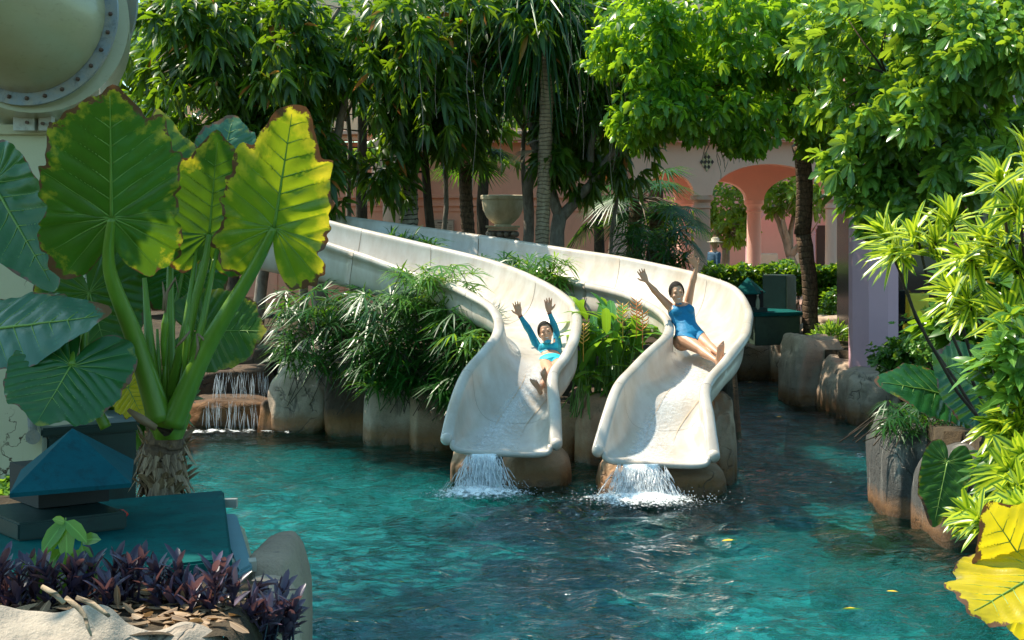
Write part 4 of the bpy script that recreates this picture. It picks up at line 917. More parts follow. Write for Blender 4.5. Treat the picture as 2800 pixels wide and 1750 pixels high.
for i_, (u, Y, u2, v2, r) in enumerate([(600, 30, 640, 60, .07), (960, 30.5, 930, 80, .06), (1215, 30.5, 1190, 120, .06), (1462, 31, 1450, 60, .06), (1640, 31, 1700, 120, .05)]):
    t_ = thing('slim_tree', ['slim tree trunk behind the tall dark tree at left', 'slim pale tree trunk left of the banded palm', 'slim tree trunk right of the banded palm', 'slim tree trunk behind the urn', 'slim leaning trunk right of the forked tree'][i_], 'tree', G(u, Y), 0, 'trees round the pool'); m2 = MB()
    limb(m2, G(u, Y, 1), V(u2, v2, Y), r, r * .5, .03, 12, 10, 700 + i_); limb(m2, V((u + u2) / 2, 330, Y), V(u2 + 110, 150, Y - .5), r * .6, r * .25, .08, 8, 8, 720 + i_); limb(m2, V((u + u2) / 2, 400, Y), V(u2 - 120, 220, Y - .4), r * .6, r * .25, .08, 8, 8, 740 + i_); m2.build('trunk', BARK_GREY, t_, True)
    C_, d_ = blobs_points([(u2, v2, Y, 120, 90, .8), (u2 + 110, 150, Y - .5, 60, 50, .5), (u2 - 120, 220, Y - .4, 60, 50, .5)], 120, np.random.default_rng(760 + i_)); leaves('crown', 'lance', *rosettes(C_, d_ + np.array([0, -.2, -.3]), 9, .27, .07, (.5, 1.15), np.random.default_rng(i_)), LF_DARK, t_, .5)
# second row: mid-green mass filling in behind
tree('dense mid-green tree behind the long-leaved one at left', [(450, 200, 34, 200, 260, 1.5), (700, 350, 34, 260, 160, 1.5), (620, 80, 34, 260, 200, 1.5), (1000, 330, 34.5, 230, 150, 1.4), (1010, 120, 34, 230, 200, 1.5)],
     560, 8, .30, .10, 'lance', LF_MID, [(G(640, 34, 1), V(640, 200, 34), .16, .08), (G(980, 34.5, 1), V(1000, 220, 34), .16, .08), (V(640, 330, 34), V(500, 100, 34), .08, .04)], BARK_DARK, seed=5, shell=.2, twigs=60)
tree('dense mid-green tree behind the urn', [(1300, 330, 35, 230, 150, 1.5), (1330, 120, 35, 260, 200, 1.5), (1620, 180, 35, 250, 230, 1.5), (1620, 400, 35.5, 170, 70, 1.2)],
     480, 8, .30, .10, 'lance', LF_MID, [(G(1320, 35, 1), V(1310, 200, 35), .16, .08), (G(1640, 35, 1), V(1640, 200, 35), .14, .06)], BARK_DARK, seed=6, shell=.2, twigs=60)
# --- lime overhanging tree right of centre, with the slender ringed trunk
tree('spreading tree with rounded lime leaves on a slender ringed trunk', [(1900, 110, 27, 250, 170, 1.8), (2130, 90, 27.5, 220, 150, 1.8), (1760, 110, 26.5, 130, 150, 1.2), (1790, 300, 26.5, 120, 110, 1.0), (1930, 270, 26.8, 170, 110, 1.3), (2100, 270, 27.3, 170, 110, 1.2), (1850, 350, 26.8, 80, 40, .6), (2080, 365, 27, 110, 50, .7), (2200, 340, 28.5, 90, 80, .8), (2100, 470, 26.8, 45, 35, .3)],
     4600, 7, .175, .068, 'obov', LF_LIME, [(G(2214, 31, 1), V(2195, 640, 31), .15, .15), (V(2195, 640, 31), V(2188, 395, 30.6), .16, .16), (V(2188, 395, 30.6), V(2130, 130, 28.5), .12, .05), (V(2188, 395, 30.6), V(2230, 160, 29), .10, .05), (V(2150, 210, 29), V(1980, 90, 27.5), .06, .03), (V(2188, 330, 30), V(1850, 250, 27), .07, .02)], BARK_CORK, seed=7, twigs=260, axis=(0, -.15, -.30), droop=.35, trunkname='shaggy_trunk')
# --- large bright tree at upper right
tree('large tree with bright ribbed leaves filling the upper right', [(2420, 90, 22, 230, 130, 1.5), (2680, 110, 21, 200, 160, 1.5), (2400, 270, 22, 160, 110, 1.2), (2600, 300, 21.5, 230, 140, 1.4), (2370, 430, 22, 120, 90, .9), (2520, 430, 22, 200, 120, 1.2), (2400, 560, 22, 110, 70, .8), (2560, 560, 22.5, 130, 60, 1.0), (2760, 420, 21, 120, 120, 1.2)],
     3300, 8, .215, .076, 'obov', LF_RIGHT, [(G(2700, 23, .9), V(2640, 330, 23), .20, .12), (V(2640, 330, 23), V(2420, 200, 22.4), .09, .03), (V(2640, 330, 23), V(2740, 100, 22), .09, .04), (V(2640, 400, 23), V(2450, 470, 22.4), .07, .02)], BARK_DARK, seed=8, twigs=260, axis=(-.1, -.15, .1), droop=.3)
tree('dim tree behind the bright upper right one', [(2500, 150, 30, 330, 220, 1.5), (2500, 430, 30.5, 220, 130, 1.2), (2750, 300, 29, 150, 250, 1.3)], 1500, 8, .26, .10, 'oval', LF_MID, [(G(2570, 30.5, 1), V(2560, 200, 30), .2, .1)], BARK_DARK, seed=9, shell=.2, twigs=40)
# --- unseen crowns above the frame, placed to shade cabinets, left slide mouth and pool
tree('tree overhanging the cabinets from the left bank', [(-300, -350, 15, 500, 260, 1.8), (150, -500, 16.5, 500, 240, 1.8), (-150, -470, 18, 450, 260, 1.6), (-830, -1120, 10.1, 640, 560, 1.4)], 2300, 8, .26, .10, 'oval', LF_MID, [(Vector((-7.5, 14, .9)), Vector((-6.5, 14.5, 6)), .2, .12), (Vector((-6.5, 14.5, 6)), Vector((-4, 15.5, 7.4)), .10, .05), (Vector((-6.5, 14.5, 5.5)), Vector((-5, 10.5, 7)), .11, .05)], BARK_GREY, seed=10, shell=.1, twigs=40, group='trees whose crowns hang over the water')
tree('tree overhanging the pool from the left bank behind the tower', [(350, -500, 19.5, 420, 260, 2.0), (525, -413, 21.4, 200, 150, 1.3)], 1150, 8, .26, .10, 'oval', LF_MID, [(Vector((-6.3, 19, .9)), Vector((-5.6, 19.5, 6.5)), .2, .12), (Vector((-5.6, 19.5, 6.5)), Vector((-3, 20, 8)), .10, .05)], BARK_GREY, seed=11, shell=.1, twigs=40, group='trees whose crowns hang over the water')

# --- palms
def ringed_trunk(name_label, a, b, r0, r1, bark, bulge=0):
    pass
def palm_trunk(root, a, b, r0, r1, bark, seed, nm='trunk'):
    mb = MB(); n = 60; a, b = Vector(a), Vector(b); rr = random.Random(seed); pts = []; rad = []
    for k in range(n):
        t = k / (n - 1); pts.append(a.lerp(b, t) + Vector((math.sin(t * 2.6 + seed) * .06, 0, 0))); rad.append((r0 + (r1 - r0) * t) * (1 + (.07 if k % 3 == 0 else -.02) + rr.uniform(-.02, .02)))
    mb.tube(pts, rad, 14); return mb.build(nm, bark, root, True)
def fan_leaf(mbL, tip, d, up, R, nb, ang, w, rng, acc):
    """blades of one fan: accumulates arrays"""
    d = Vector(d).normalized(); up = Vector(up); s = d.cross(up).normalized()
    for k in range(nb):
        a = (k / (nb - 1) - .5) * ang + rng.normal(0, .03); v = d * math.cos(a) + s * math.sin(a)
        acc[0].append(tuple(tip)); acc[1].append(tuple(v)); acc[2].append(tuple(up)); acc[3].append(R * rng.uniform(.85, 1.05) * (1 - .15 * abs(a) / ang)); acc[4].append(w * rng.uniform(.8, 1.2))
def fan_palm(label, base, top, r0, r1, nf, R, bark, mat, seed, group='fan palms by the building', pet=.9, elev=(-.6, .9), front=0, nm='fan_palm', dry=False, w=.035, nb=22):
    rng = np.random.default_rng(seed); root = thing(nm, label, 'palm tree', base, 0, group); palm_trunk(root, base, top, r0, r1, bark, seed)
    acc = [[], [], [], [], []]; mb = MB(); T_ = Vector(top)
    for i in range(nf):
        az = i * 2.4 + rng.normal(0, .2); el = rng.uniform(*elev); v = Vector((math.cos(az) * math.cos(el), math.sin(az) * math.cos(el), math.sin(el)))
        pl = pet * rng.uniform(.7, 1.2); mid = T_ + v * pl * .5 + Vector((0, 0, .06)); tip = T_ + v * pl; tip.z -= .12 * pl
        mb.tube([T_, mid, tip], [.018, .012, .009], 5); dd = (tip - mid).normalized(); dd.z -= .25; up = Vector((0, 0, 1)) - dd * dd.z
        fan_leaf(mb, tip, dd, up, R, nb, 4.2, w, rng, acc)
    mb.build('frond_stalks', LF_STRAW if dry else BARK_GREY, root, True)
    leaves('fronds', 'strip', *[np.array(x) for x in acc], mat, root, droop=.35 if not dry else .8, fold=.15, rng=rng); return root
fan_palm('stout fan palm with shaggy trunk left of the urn', G(1293, 31), V(1280, 455, 31), .14, .12, 18, .62, BARK_CORK, LF_PALM, 21, elev=(.1, 1.0), pet=.6)
fan_palm('fan palm with broad fronds left of the first arch', G(1735, 33), V(1745, 545, 33), .16, .13, 20, .75, BARK_CORK, LF_PALM, 22, pet=1.0)
fan_palm('short fan palm behind the ones beside the first arch', G(1775, 34), V(1790, 600, 34), .13, .11, 14, .6, BARK_CORK, LF_PALM, 23)
pt = fan_palm('tall palm with a pale banded trunk and skirt of long hanging fronds', G(1484, 29.2), V(1492, -60, 29.2), .125, .115, 26, 1.9, BARK_TAN, LF_PALM, 24, pet=.5, elev=(-1.3, .2), w=.05, nb=16)
fan_palm('leaning palm with a black-barred pale trunk', G(1112, 29.6), V(1106, 285, 29.6), .19, .155, 8, .8, BARK_RING, LF_PALM, 25, elev=(.2, 1.2))
# dry hanging frond
dr = thing('dry_frond', 'dead brown fan frond caught in the fork beside the palm trunk', 'palm frond', V(1440, 400, 29.4))
rng = np.random.default_rng(5); acc = [[], [], [], [], []]
fan_leaf(None, V(1460, 410, 28.9), (-.8, -.2, .05), (.1, -.3, .9), .62, 24, 1.5, .014, rng, acc); leaves('blades', 'strip', *[np.array(x) for x in acc], LF_STRAW, dr, droop=.6, fold=.1, rng=rng)
MB().tube([V(1500, 385, 29.6), V(1460, 385, 29.5), V(1440, 395, 29.4)], .02, 6).build('stalk', BARK_GREY, dr, True)

# --- hanging vines
vn = thing('hanging_vines', 'thin brown vines hanging from the dark crowns above the urn', 'vines', V(1300, 100, 28)); mb = MB(); rr = random.Random(9)
for i in range(46):
    u = rr.choice([rr.uniform(1150, 1380), rr.uniform(1540, 1760), rr.uniform(1920, 2040)]); v0 = rr.uniform(-20, 250) if u < 1900 else rr.uniform(360, 400); L = rr.uniform(80, 330) if u < 1900 else rr.uniform(40, 100); Y = rr.uniform(27.2, 28.6)
    MB().tube([V(u + 6 * math.sin(k * .9 + i), v0 + L * k / 6, Y) for k in range(7)], .006, 4, False).build('vine_strand', BARK_GREY, vn)
pass

# --- rhapis clumps: canes with finger-fans
def rhapis(label, u0, u1, v0, v1, Y, dep, n, R, mat, seed, base_z=.5, group='dark fan-leaved shrubs round the slides', w=.030, nb=8, up=.45, mats=None):
    rng = np.random.default_rng(seed); root = thing('lady_palm', label, 'shrub', G((u0 + u1) / 2, Y, base_z), 0, group); acc = [[], [], [], [], []]; mb = MB()
    for i in range(n):
        u = rng.uniform(u0, u1); v = v0 + (v1 - v0) * rng.random() ** 1.0; y = Y + rng.uniform(-dep, dep); tip = V(u, v, y)
        az = rng.uniform(0, 6.28); el = rng.normal(up * .4, .35); d = Vector((math.cos(az) * math.cos(el), math.sin(az) * math.cos(el) - .25, math.sin(el)))
        foot = Vector((tip.x - d.x * .5, tip.y - d.y * .4, max(base_z, tip.z - rng.uniform(.3, .8))))
        if i % 2 == 0: mb.tube([foot, foot.lerp(tip, .6) + Vector((0, 0, .05)), tip], [.008, .006, .004], 4, False)
        fan_leaf(mb, tip, d, Vector((0, -.2, 1)) + Vector(rng.normal(0, .25, 3)), R, nb, 3.2, w, rng, acc)
    mb.build('canes', BARK_DARK, root); leaves('fans', 'strip', *[np.array(x) for x in acc], mat, root, droop=rng.uniform(.25, .6, len(acc[0])), fold=.12, rng=rng); return root
rhapis('dark mass of lady palms under the left slide by the cascade', 770, 1010, 790, 1000, 24.0, .5, 140, .47, LF_PALM, 31)
rhapis('dense lady palms overhanging the tall grey boulder', 980, 1290, 800, 1060, 23.2, .5, 280, .47, LF_PALM, 32)
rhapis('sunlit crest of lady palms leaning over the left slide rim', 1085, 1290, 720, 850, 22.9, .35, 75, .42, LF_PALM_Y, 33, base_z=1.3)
rhapis('lady palms against the outside of the left slide bend', 1200, 1345, 840, 1090, 22.4, .35, 110, .44, LF_PALM, 34)
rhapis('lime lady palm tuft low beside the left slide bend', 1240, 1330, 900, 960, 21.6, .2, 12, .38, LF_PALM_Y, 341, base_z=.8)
rhapis('spiky green tuft between the two slides at upper left', 1060, 1200, 640, 700, 25.9, .3, 34, .42, LF_PALM, 35, base_z=1.5, up=1.4)
rhapis('dark spiky tuft between the slides behind the rider in long sleeves', 1310, 1440, 700, 770, 24.6, .3, 30, .38, LF_PALM, 36, base_z=1.2, up=1.2)
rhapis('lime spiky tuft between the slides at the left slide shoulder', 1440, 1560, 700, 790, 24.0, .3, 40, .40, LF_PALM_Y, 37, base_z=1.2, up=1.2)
rhapis('dark bushy palm shrub behind the right slide rim', 1710, 1880, 610, 730, 28.6, .5, 90, .45, LF_PALM, 38, base_z=1.0, up=1.0)
rhapis('dark strappy undergrowth hanging below the right taro leaves', 2420, 2640, 1080, 1180, 17.8, .4, 90, .26, LF_PALM, 39, base_z=.8, up=-.5, w=.018)
# --- heliconias between the slides
hl = thing('heliconia_clump', 'bright heliconia clump with orange flowers between the two slides', 'plant', G(1640, 21.5, .6)); rng = np.random.default_rng(41); mb = MB(); Bs = []; Ds = []; Ls = []
for i in range(150):
    u = rng.uniform(1565, 1745); top = 850 + (u - 1560) * .02 if u < 1760 else 900; v = rng.uniform(top + 20, 1080); y = rng.uniform(21.5, 22.4)
    if v > 1190 - (u - 1560) * .8 and u > 1700: v = top + 40
    p = V(u, v, y); az = rng.uniform(0, 6.28); el = rng.uniform(.1, 1.35); d = (math.cos(az) * math.cos(el), math.sin(az) * math.cos(el) - .2, math.sin(el))
    Bs.append(tuple(p)); Ds.append(d); Ls.append(rng.uniform(.5, .85)); f = Vector((p.x - d[0] * .25, p.y - d[1] * .2, max(.6, p.z - .8))); mb.tube([f, f.lerp(p, .6) + Vector((0, 0, .04)), p], [.010, .008, .005], 5, False)
mb.build('stems', simple('green_stem', (.10, .22, .04)), hl, True)
leaves('leaves', 'blade', Bs, Ds, [(0, 0, 1)] * len(Bs), np.array(Ls), np.array(Ls) * .17, LF_HEL, hl, droop=.35, rng=rng)
FLW = simple('orange_bract', (.78, .26, .06), .4); FLY = simple('yellow_bract', (.80, .45, .08), .4)
for i, (u, v) in enumerate([(1703, 860), (1740, 850), (1757, 880), (1595, 915)]):
    m_ = MB(); c = V(u, v, 21.3); rr = random.Random(i)
    for k in range(11):
        z = -.12 + k * .024; sd = 1 if k % 2 else -1; a = c + Vector((0, 0, z)); m_.tube([a, a + Vector((sd * .05 * rr.uniform(.7, 1.3), rr.uniform(-.04, .04), .03)), a + Vector((sd * .085, rr.uniform(-.03, .03), .075))], [.006, .009, .001], 5)
    m_.tube([c + Vector((0, 0, -.35)), c + Vector((0, 0, .15))], .005, 5); m_.build('flower', FLW if i % 3 else FLY, hl, True)
# --- hedge in front of the arcade
hd = thing('hedge', 'clipped dark hedge on thin stems in front of the arches', 'hedge', G(2130, 35.5)); rng = np.random.default_rng(42); n = 2600
C = np.stack([rng.uniform(P(1925, 0, 35.5).x, P(2345, 0, 35.5).x, n), rng.uniform(35.1, 35.9, n), rng.uniform(1.72, 2.22, n) + rng.normal(0, .04, n)], 1)
ba, di, up, l, w_ = rosettes(C, rng.normal(size=(n, 3)) + np.array([0, -.3, .6]), 5, .11, .055, (.4, 1.3), rng)
leaves('leaf_mass', 'oval', ba, di, up, l, w_, LF_MID, hd, .2, rng=rng)
n = 500; C = np.stack([rng.uniform(P(2235, 0, 35.3).x, P(2330, 0, 35.3).x, n), rng.uniform(35.0, 35.7, n), rng.uniform(1.1, 1.8, n)], 1)
ba, di, up, l, w_ = rosettes(C, rng.normal(size=(n, 3)), 4, .10, .05, (.4, 1.3), rng); leaves('low_leaves', 'oval', ba, di, up, l, w_, LF_MID, hd, .2, rng=rng)
mb = MB(); rr = random.Random(3)
for i in range(60): x = P(rr.uniform(1930, 2340), 0, 35.5).x; mb.tube([(x, 35.5, .9), (x + rr.uniform(-.1, .1), 35.5 + rr.uniform(-.2, .2), 1.4), (x + rr.uniform(-.15, .15), 35.5, 1.95)], .012, 5, False)
mb.build('stems', BARK_GREY, hd)
# --- generic small shrubs
def shrub(label, u0, u1, v0, v1, Y, dep, n, nl, L, W, kind, mat, seed, axis=(0, -.2, .7), spread=(.5, 1.3), name='shrub', group=None, cat='shrub', droop=.25):
    rng = np.random.default_rng(seed); C, d = blobs_points([((u0 + u1) / 2, (v0 + v1) / 2, Y, (u1 - u0) / 2, (v1 - v0) / 2, dep)], n, rng, .3)
    root = thing(name, label, cat, P((u0 + u1) / 2, v1, Y), 0, group); mb = MB(); ft = P((u0 + u1) / 2, v1 + 20, Y)
    for i in range(0, n, max(1, n // 40)): limb(mb, ft, C[i], .012, .004, .12, 5, 4, seed + i)
    mb.build('stems', BARK_GREY, root, True); ba, di, up, l, w_ = rosettes(C, d * .6 + np.array(axis), nl, L, W, spread, rng); leaves('leaves', kind, ba, di, up, l, w_, mat, root, droop, rng=rng); return root
shrub('pale green leafy shrub under the magenta door frame', 2460, 2640, 860, 1000, 24.5, .8, 700, 5, .075, .05, 'oval', LF_SHRUB, 51)
shrub('low dark shrub between the lilac pillar and the boulders', 2385, 2520, 935, 1020, 24.9, .5, 350, 5, .08, .05, 'oval', LF_MID, 52)
shrub('lime grassy tuft at the foot of the slender trunk', 2230, 2330, 895, 955, 30.5, .3, 60, 7, .26, .03, 'lance', LF_SHRUB, 53, axis=(0, 0, 1), spread=(.2, 1.0))
shrub('small bright shrub above the hedge', 2115, 2170, 712, 750, 36.2, .3, 120, 6, .10, .055, 'oval', LF_SHRUB, 54)
shrub('small fern growing on top of the cracked tower', 150, 215, 325, 362, 12.9, .15, 40, 7, .09, .022, 'lance', LF_MID, 55, axis=(0, 0, 1))
shrub('small light green weeds at the tower foot', -5, 50, 1310, 1385, 11.8, .2, 60, 6, .07, .04, 'oval', LF_SHRUB, 56)
shrub('dark undergrowth between the green cabinet and the lilac pillar', 2240, 2345, 800, 895, 33.8, .5, 260, 5, .12, .06, 'oval', LF_MID, 57)
shrub('dark leafy undergrowth behind the taro at the tower foot', 250, 480, 1010, 1160, 12.2, .5, 130, 6, .18, .07, 'lance', LF_MID, 58)
shrub('glossy green shrub between the two right-edge dracaenas', 2690, 2850, 880, 1100, 12.9, .35, 110, 7, .19, .065, 'lance', LF_RIGHT, 71)
# --- yellow-edged dracaenas at the right
def dracaena(label, heads, foot, seed, L=.36, W=.058, nl=22, mat=LF_DRAC):
    rng = np.random.default_rng(seed); root = thing('dracaena', label, 'plant', foot, 0, 'yellow-edged dracaenas'); mb = MB(); Cs = []; As = []
    for h in heads:
        t = V(*h[:3]); limb(mb, foot, t, .018, .012, .1, 7, 7, seed + int(h[0])); ax = Vector(h[3]).normalized() if len(h) > 3 else Vector((0, -.35, .9)).normalized()
        for k in range(3): Cs.append(tuple(t - ax * .07 * k)); As.append(tuple(ax))
    mb.build('stems', BARK_DARK, root, True)
    ba, di, up, l, w_ = rosettes(Cs, As, nl // 2, L, W, (.25, 1.75), rng, .15); leaves('leaves', 'blade', ba, di, up, l, w_, mat, root, .22, rng=rng, fold=.35)
dracaena('tall yellow-edged dracaena whose head stands highest at the right', [(2735, 490, 13.0, (-.2, -.5, .8)), (2815, 420, 12.6), (2790, 560, 12.8, (.1, -.6, .7))], Vector((4.9, 13.8, .9)), 61)
dracaena('yellow-edged dracaena reaching left toward the lilac pillar', [(2440, 680, 14.6, (-.7, -.3, .4)), (2500, 640, 14.4, (-.2, -.3, .9)), (2560, 660, 14.2, (.1, -.4, .8)), (2420, 640, 15.0, (-.6, -.2, .8)), (2600, 600, 14.2, (-.1, -.3, .9))], Vector((4.6, 15.0, .9)), 62)
dracaena('yellow-edged dracaena in the middle of the right edge', [(2700, 660, 13.4, (-.2, -.4, .9)), (2760, 640, 13.2), (2650, 700, 13.6, (-.5, -.4, .6)), (2790, 720, 13.2, (0, -.7, .4))], Vector((5.0, 14.0, .9)), 63)
dracaena('yellow-edged dracaena above the big dark taro leaves', [(2650, 830, 13.6, (-.5, -.4, .7)), (2760, 850, 13.2, (0, -.6, .6)), (2610, 790, 13.9, (-.5, -.3, .8))], Vector((4.8, 14.2, .9)), 64)
dracaena('yellow-edged dracaena over the black-topped boulders', [(2730, 1150, 12.9, (-.5, -.5, .7)), (2790, 1120, 12.7), (2770, 1190, 12.8, (-.3, -.7, .2))], Vector((4.9, 13.5, .9)), 65, .30)
dracaena('yellow-edged dracaena low at the right edge behind the yellow leaf', [(2680, 1420, 11.6, (-.7, -.3, .5)), (2790, 1330, 11.8), (2800, 1400, 11.4, (-.3, -.6, .5)), (2650, 1400, 11.9, (-.4, -.4, .8))], Vector((4.4, 12.4, .5)), 66, .26)

shrub('dark large-leaved shrub filling the gaps behind the dracaenas', 2560, 2850, 700, 1010, 16.9, .5, 380, 6, .22, .09, 'oval', LF_MID, 68)
shrub('dark large-leaved shrub at the right edge above the yellow leaf', 2700, 2840, 1180, 1400, 13.4, .4, 120, 6, .20, .08, 'oval', LF_MID, 70)
dracaena('yellow-edged dracaena at the right edge just above the upright leaf', [(2800, 1250, 12.2, (-.3, -.6, .5)), (2760, 1290, 12.1, (-.5, -.6, .4))], Vector((4.6, 12.8, .5)), 69, .32)
# --- taro leaves
def taro_leaf(name, S, tip, width, nrmv, mat, parent, cup=.12, ruffle=.03, jag=.02, lobe=.32, seed=0, curl=0.0, petiole=None, pr=(.02, .035), pmat=None, notch=.16, nr=30, bend=0.0, fold=0.0, backlen=1.0, ribs=True):
    """heart-shaped blade: S = where the stalk joins, tip = apex; width in m; nrmv = the side it shows"""
    S, tip = Vector(S), Vector(tip); ax = tip - S; Lf = ax.length; ax.normalize(); N = Vector(nrmv); N = (N - ax * N.dot(ax)).normalized(); sd = ax.cross(N)
    rr = random.Random(seed); ph = [rr.uniform(0, 6.28) for _ in range(8)]; vs = []; ed = []; ve = []
    def rad(th):
        a = abs(th); w = width / 2
        if a < 1.75: r = 1 / math.sqrt((math.cos(a * .9) / Lf) ** 2 + (math.sin(a * .9) / (w * 1.08)) ** 2)
        else: r = w * 1.08 * (1 + (backlen - 1) * min(1, (a - 1.75) / .6))
        if a < .5: r *= 1 - .10 * math.sin(a * 6.28)
        if a > 1.6: r *= 1 + .10 * math.sin((a - 1.6) / 1.35 * math.pi) * lobe * 2
        if a > 2.55: r *= max(notch, 1 - ((a - 2.55) / (math.pi - 2.55)) ** 1.7 * (1 - notch))
        f_ = (a < 2.9)
        r *= 1 + jag * (.8 * math.sin(th * 9 + ph[0]) + .8 * math.sin(th * 17 + ph[1]) + .5 * math.sin(th * 31 + ph[2])) * f_
        r *= 1 - jag * 3.2 * max(0, noise.noise(Vector((math.cos(th) * 4, math.sin(th) * 4, seed * 3.3)))) * f_        # bites out of the rim
        return r
    BR = [1.62, 1.92, 2.25, 2.58]
    def zf(x, y, q, th):
        a = abs(th)
        if y > 0:
            f_ = ((y - abs(x) * .62) / Lf * 7.5 + 50) % 1; rib = abs(f_ - .5) * 2; amp = min(1, abs(x) / (width * .14))
        else:
            dd = min(abs(a - t) for t in BR) / .16; rib = max(0, 1 - dd); amp = min(1, q * 1.6)
        amp *= (1 - .45 * q)
        z = (-.022 * rib ** 3 + .016 * (1 - rib)) * amp * width
        z += cup * (x * x) / width + fold * abs(x) + ruffle * width * q ** 3 * (math.sin(th * 7 + ph[3]) + .7 * math.sin(th * 13 + ph[4])) * .5
        z -= curl * max(0, y) ** 2 / Lf + bend * max(0, -y) ** 2 / Lf
        return z + .02 * width * noise.noise(Vector((x * 5 / width, y * 5 / width, seed))), rib
    n_th = 170
    for j in range(nr):
        q = j / (nr - 1)
        for k in range(n_th):
            th = -math.pi + 2 * math.pi * (k + .5) / n_th; r = rad(th) * q
            x = math.sin(th) * r; y = math.cos(th) * r; z, rib = zf(x, y, q, th)
            vs.append(S + sd * x + ax * y + N * z); ed.append(1 - q); ve.append(max(0, (rib - .80) / .2) * (.8 if q < .95 else 0))
    fs = [(j * n_th + k, j * n_th + (k + 1) % n_th, (j + 1) * n_th + (k + 1) % n_th, (j + 1) * n_th + k) for j in range(nr - 1) for k in range(n_th)]
    o = link_mesh(name, np.array([tuple(v) for v in vs]), np.array(fs), mat, parent, True, attrs={'edge': ed, 'vein': ve})
    mb = MB(); m_ = 14
    def at(x, y):
        th = math.atan2(x, y); R_ = rad(th); q = min(1, math.hypot(x, y) / R_); return S + sd * x + ax * y + N * (zf(x, y, q, th)[0] + .003), math.hypot(x, y) / R_
    lines = [([(0, .97 * Lf * i / (m_ - 1)) for i in range(m_)], .013 * Lf)]
    if ribs:
        for sg in (1, -1):
            for k in range(0, 7):
                y0 = Lf * k / 7.5; lines.append(([(sg * t * width * .62, y0 + .62 * t * width * .62) for t in [i / (m_ - 1) for i in range(m_)]], .0050 * Lf))
            for t0 in BR: lines.append(([(sg * math.sin(t0) * t * width * .6 * backlen, math.cos(t0) * t * width * .6 * backlen) for t in [i / (m_ - 1) for i in range(m_)]], (.0075 if t0 == BR[2] else .005) * Lf))
    for pl, r0 in lines:
        pts = []
        for x, y in pl:
            p, f_ = at(x, y)
            if f_ > .93: break
            pts.append(p)
        if len(pts) > 3: mb.tube(pts, [r0 * (1 - .85 * i / (len(pts) - 1)) for i in range(len(pts))], 6)
    mb.build('ribs', pmat or RIBM, o, True)
    if petiole:
        pm = MB(); C_ = crom([tuple(Vector(p)) for p in petiole] + [tuple(S)], 8); n = len(C_)
        pm.tube([Vector(c) for c in C_], [pr[1] + (pr[0] - pr[1]) * (i / (n - 1)) ** .8 for i in range(n)], 14); pm.build('leaf_stalk', pmat or STALK, parent if parent is not None else o, True)
    return o
RIBM = simple('leaf_rib', (.15, .27, .04), .4)
g = NG('taro_stalk'); o_ = g.obj(); n_ = g.noise(3, 4, .6, g.mapping(o_, (6, 6, .6))); p_ = g.bsdf(g.mix(n_, (.075, .17, .012), (.19, .33, .03)), .33, .5); t_ = g.n('BsdfTranslucent'); g.set(t_.inputs[0], (.30, .45, .02))
m_ = g.n('MixShader'); m_.inputs[0].default_value = .22; g.t.links.new(p_, m_.inputs[1]); g.t.links.new(t_.outputs[0], m_.inputs[2]); STALK = g.done(m_.outputs[0])
TARO_Y = m_taro('taro_back_yellowing', (.045, .14, .010), (.10, .24, .015), (.34, .44, .012), .46, .55)
TARO_G = m_taro('taro_back_green', (.018, .085, .008), (.05, .17, .015), (.11, .22, .010), .38, .22)
TARO_D = m_taro('taro_dark_top', (.012, .075, .022), (.03, .14, .03), (.10, .28, .02), .22, .0, .27)
TARO_W = m_taro('taro_waxy_top', (.035, .12, .07), (.06, .17, .10), (.10, .25, .05), .2, .0, .30)
TARO_YY = m_taro('taro_bright_yellow', (.62, .50, .012), (.78, .56, .02), (1.0, .80, .02), .5, .30)
Yt = 10.3
tp = thing('taro_plant', 'giant taro with upright backlit leaves on thick stalks behind the teal cabinet', 'plant', G(440, Yt, 1.2))
K = P(455, 1130, Yt)
def bz(u, v, y): return P(u, v, y)
fwd = (0, -1, .12)
# (join, tip, width, normal, stalk way points, material)
taro_leaf('leaf', bz(750, 622, 9.9), bz(806, 272, 9.55), .60, (-.15, -1, -.25), TARO_Y, tp, seed=1, petiole=[bz(470, 1160, 10.2), bz(560, 960, 10.15), bz(690, 740, 10.0)], pr=(.024, .082), backlen=1.30, cup=.10, jag=.036, ruffle=.045)
taro_leaf('leaf', bz(305, 595, 9.9), bz(300, 222, 9.45), .74, (.25, -1, -.15), TARO_G, tp, seed=2, petiole=[bz(440, 1150, 10.2), bz(370, 930, 10.15), bz(300, 740, 10.0)], pr=(.024, .085), backlen=1.30, cup=.05, fold=-.32, jag=.034, ruffle=.06)
taro_leaf('leaf', bz(572, 640, 10.4), bz(597, 360, 10.2), .58, (.1, -1, -.25), TARO_G, tp, seed=3, petiole=[bz(480, 1130, 10.35), bz(520, 880, 10.4), bz(560, 720, 10.4)], pr=(.018, .046), cup=.10, jag=.022)
taro_leaf('leaf', bz(470, 560, 10.7), bz(430, 300, 10.75), .46, (.1, -1, .3), TARO_G, tp, seed=4, petiole=[bz(470, 1120, 10.45), bz(465, 800, 10.6)], pr=(.015, .040), jag=.022)
taro_leaf('leaf', bz(600, 480, 10.9), bz(640, 305, 11.0), .44, (-.1, -1, .5), TARO_W, tp, seed=5, petiole=[bz(470, 1120, 10.45), bz(530, 780, 10.7)], pr=(.015, .040), jag=.018)
taro_leaf('leaf', bz(560, 905, 10.9), bz(735, 905, 10.8), .52, (.1, -1, .3), TARO_G, tp, seed=6, petiole=[bz(455, 1140, 10.6), bz(500, 1000, 10.8)], pr=(.012, .035), jag=.01)
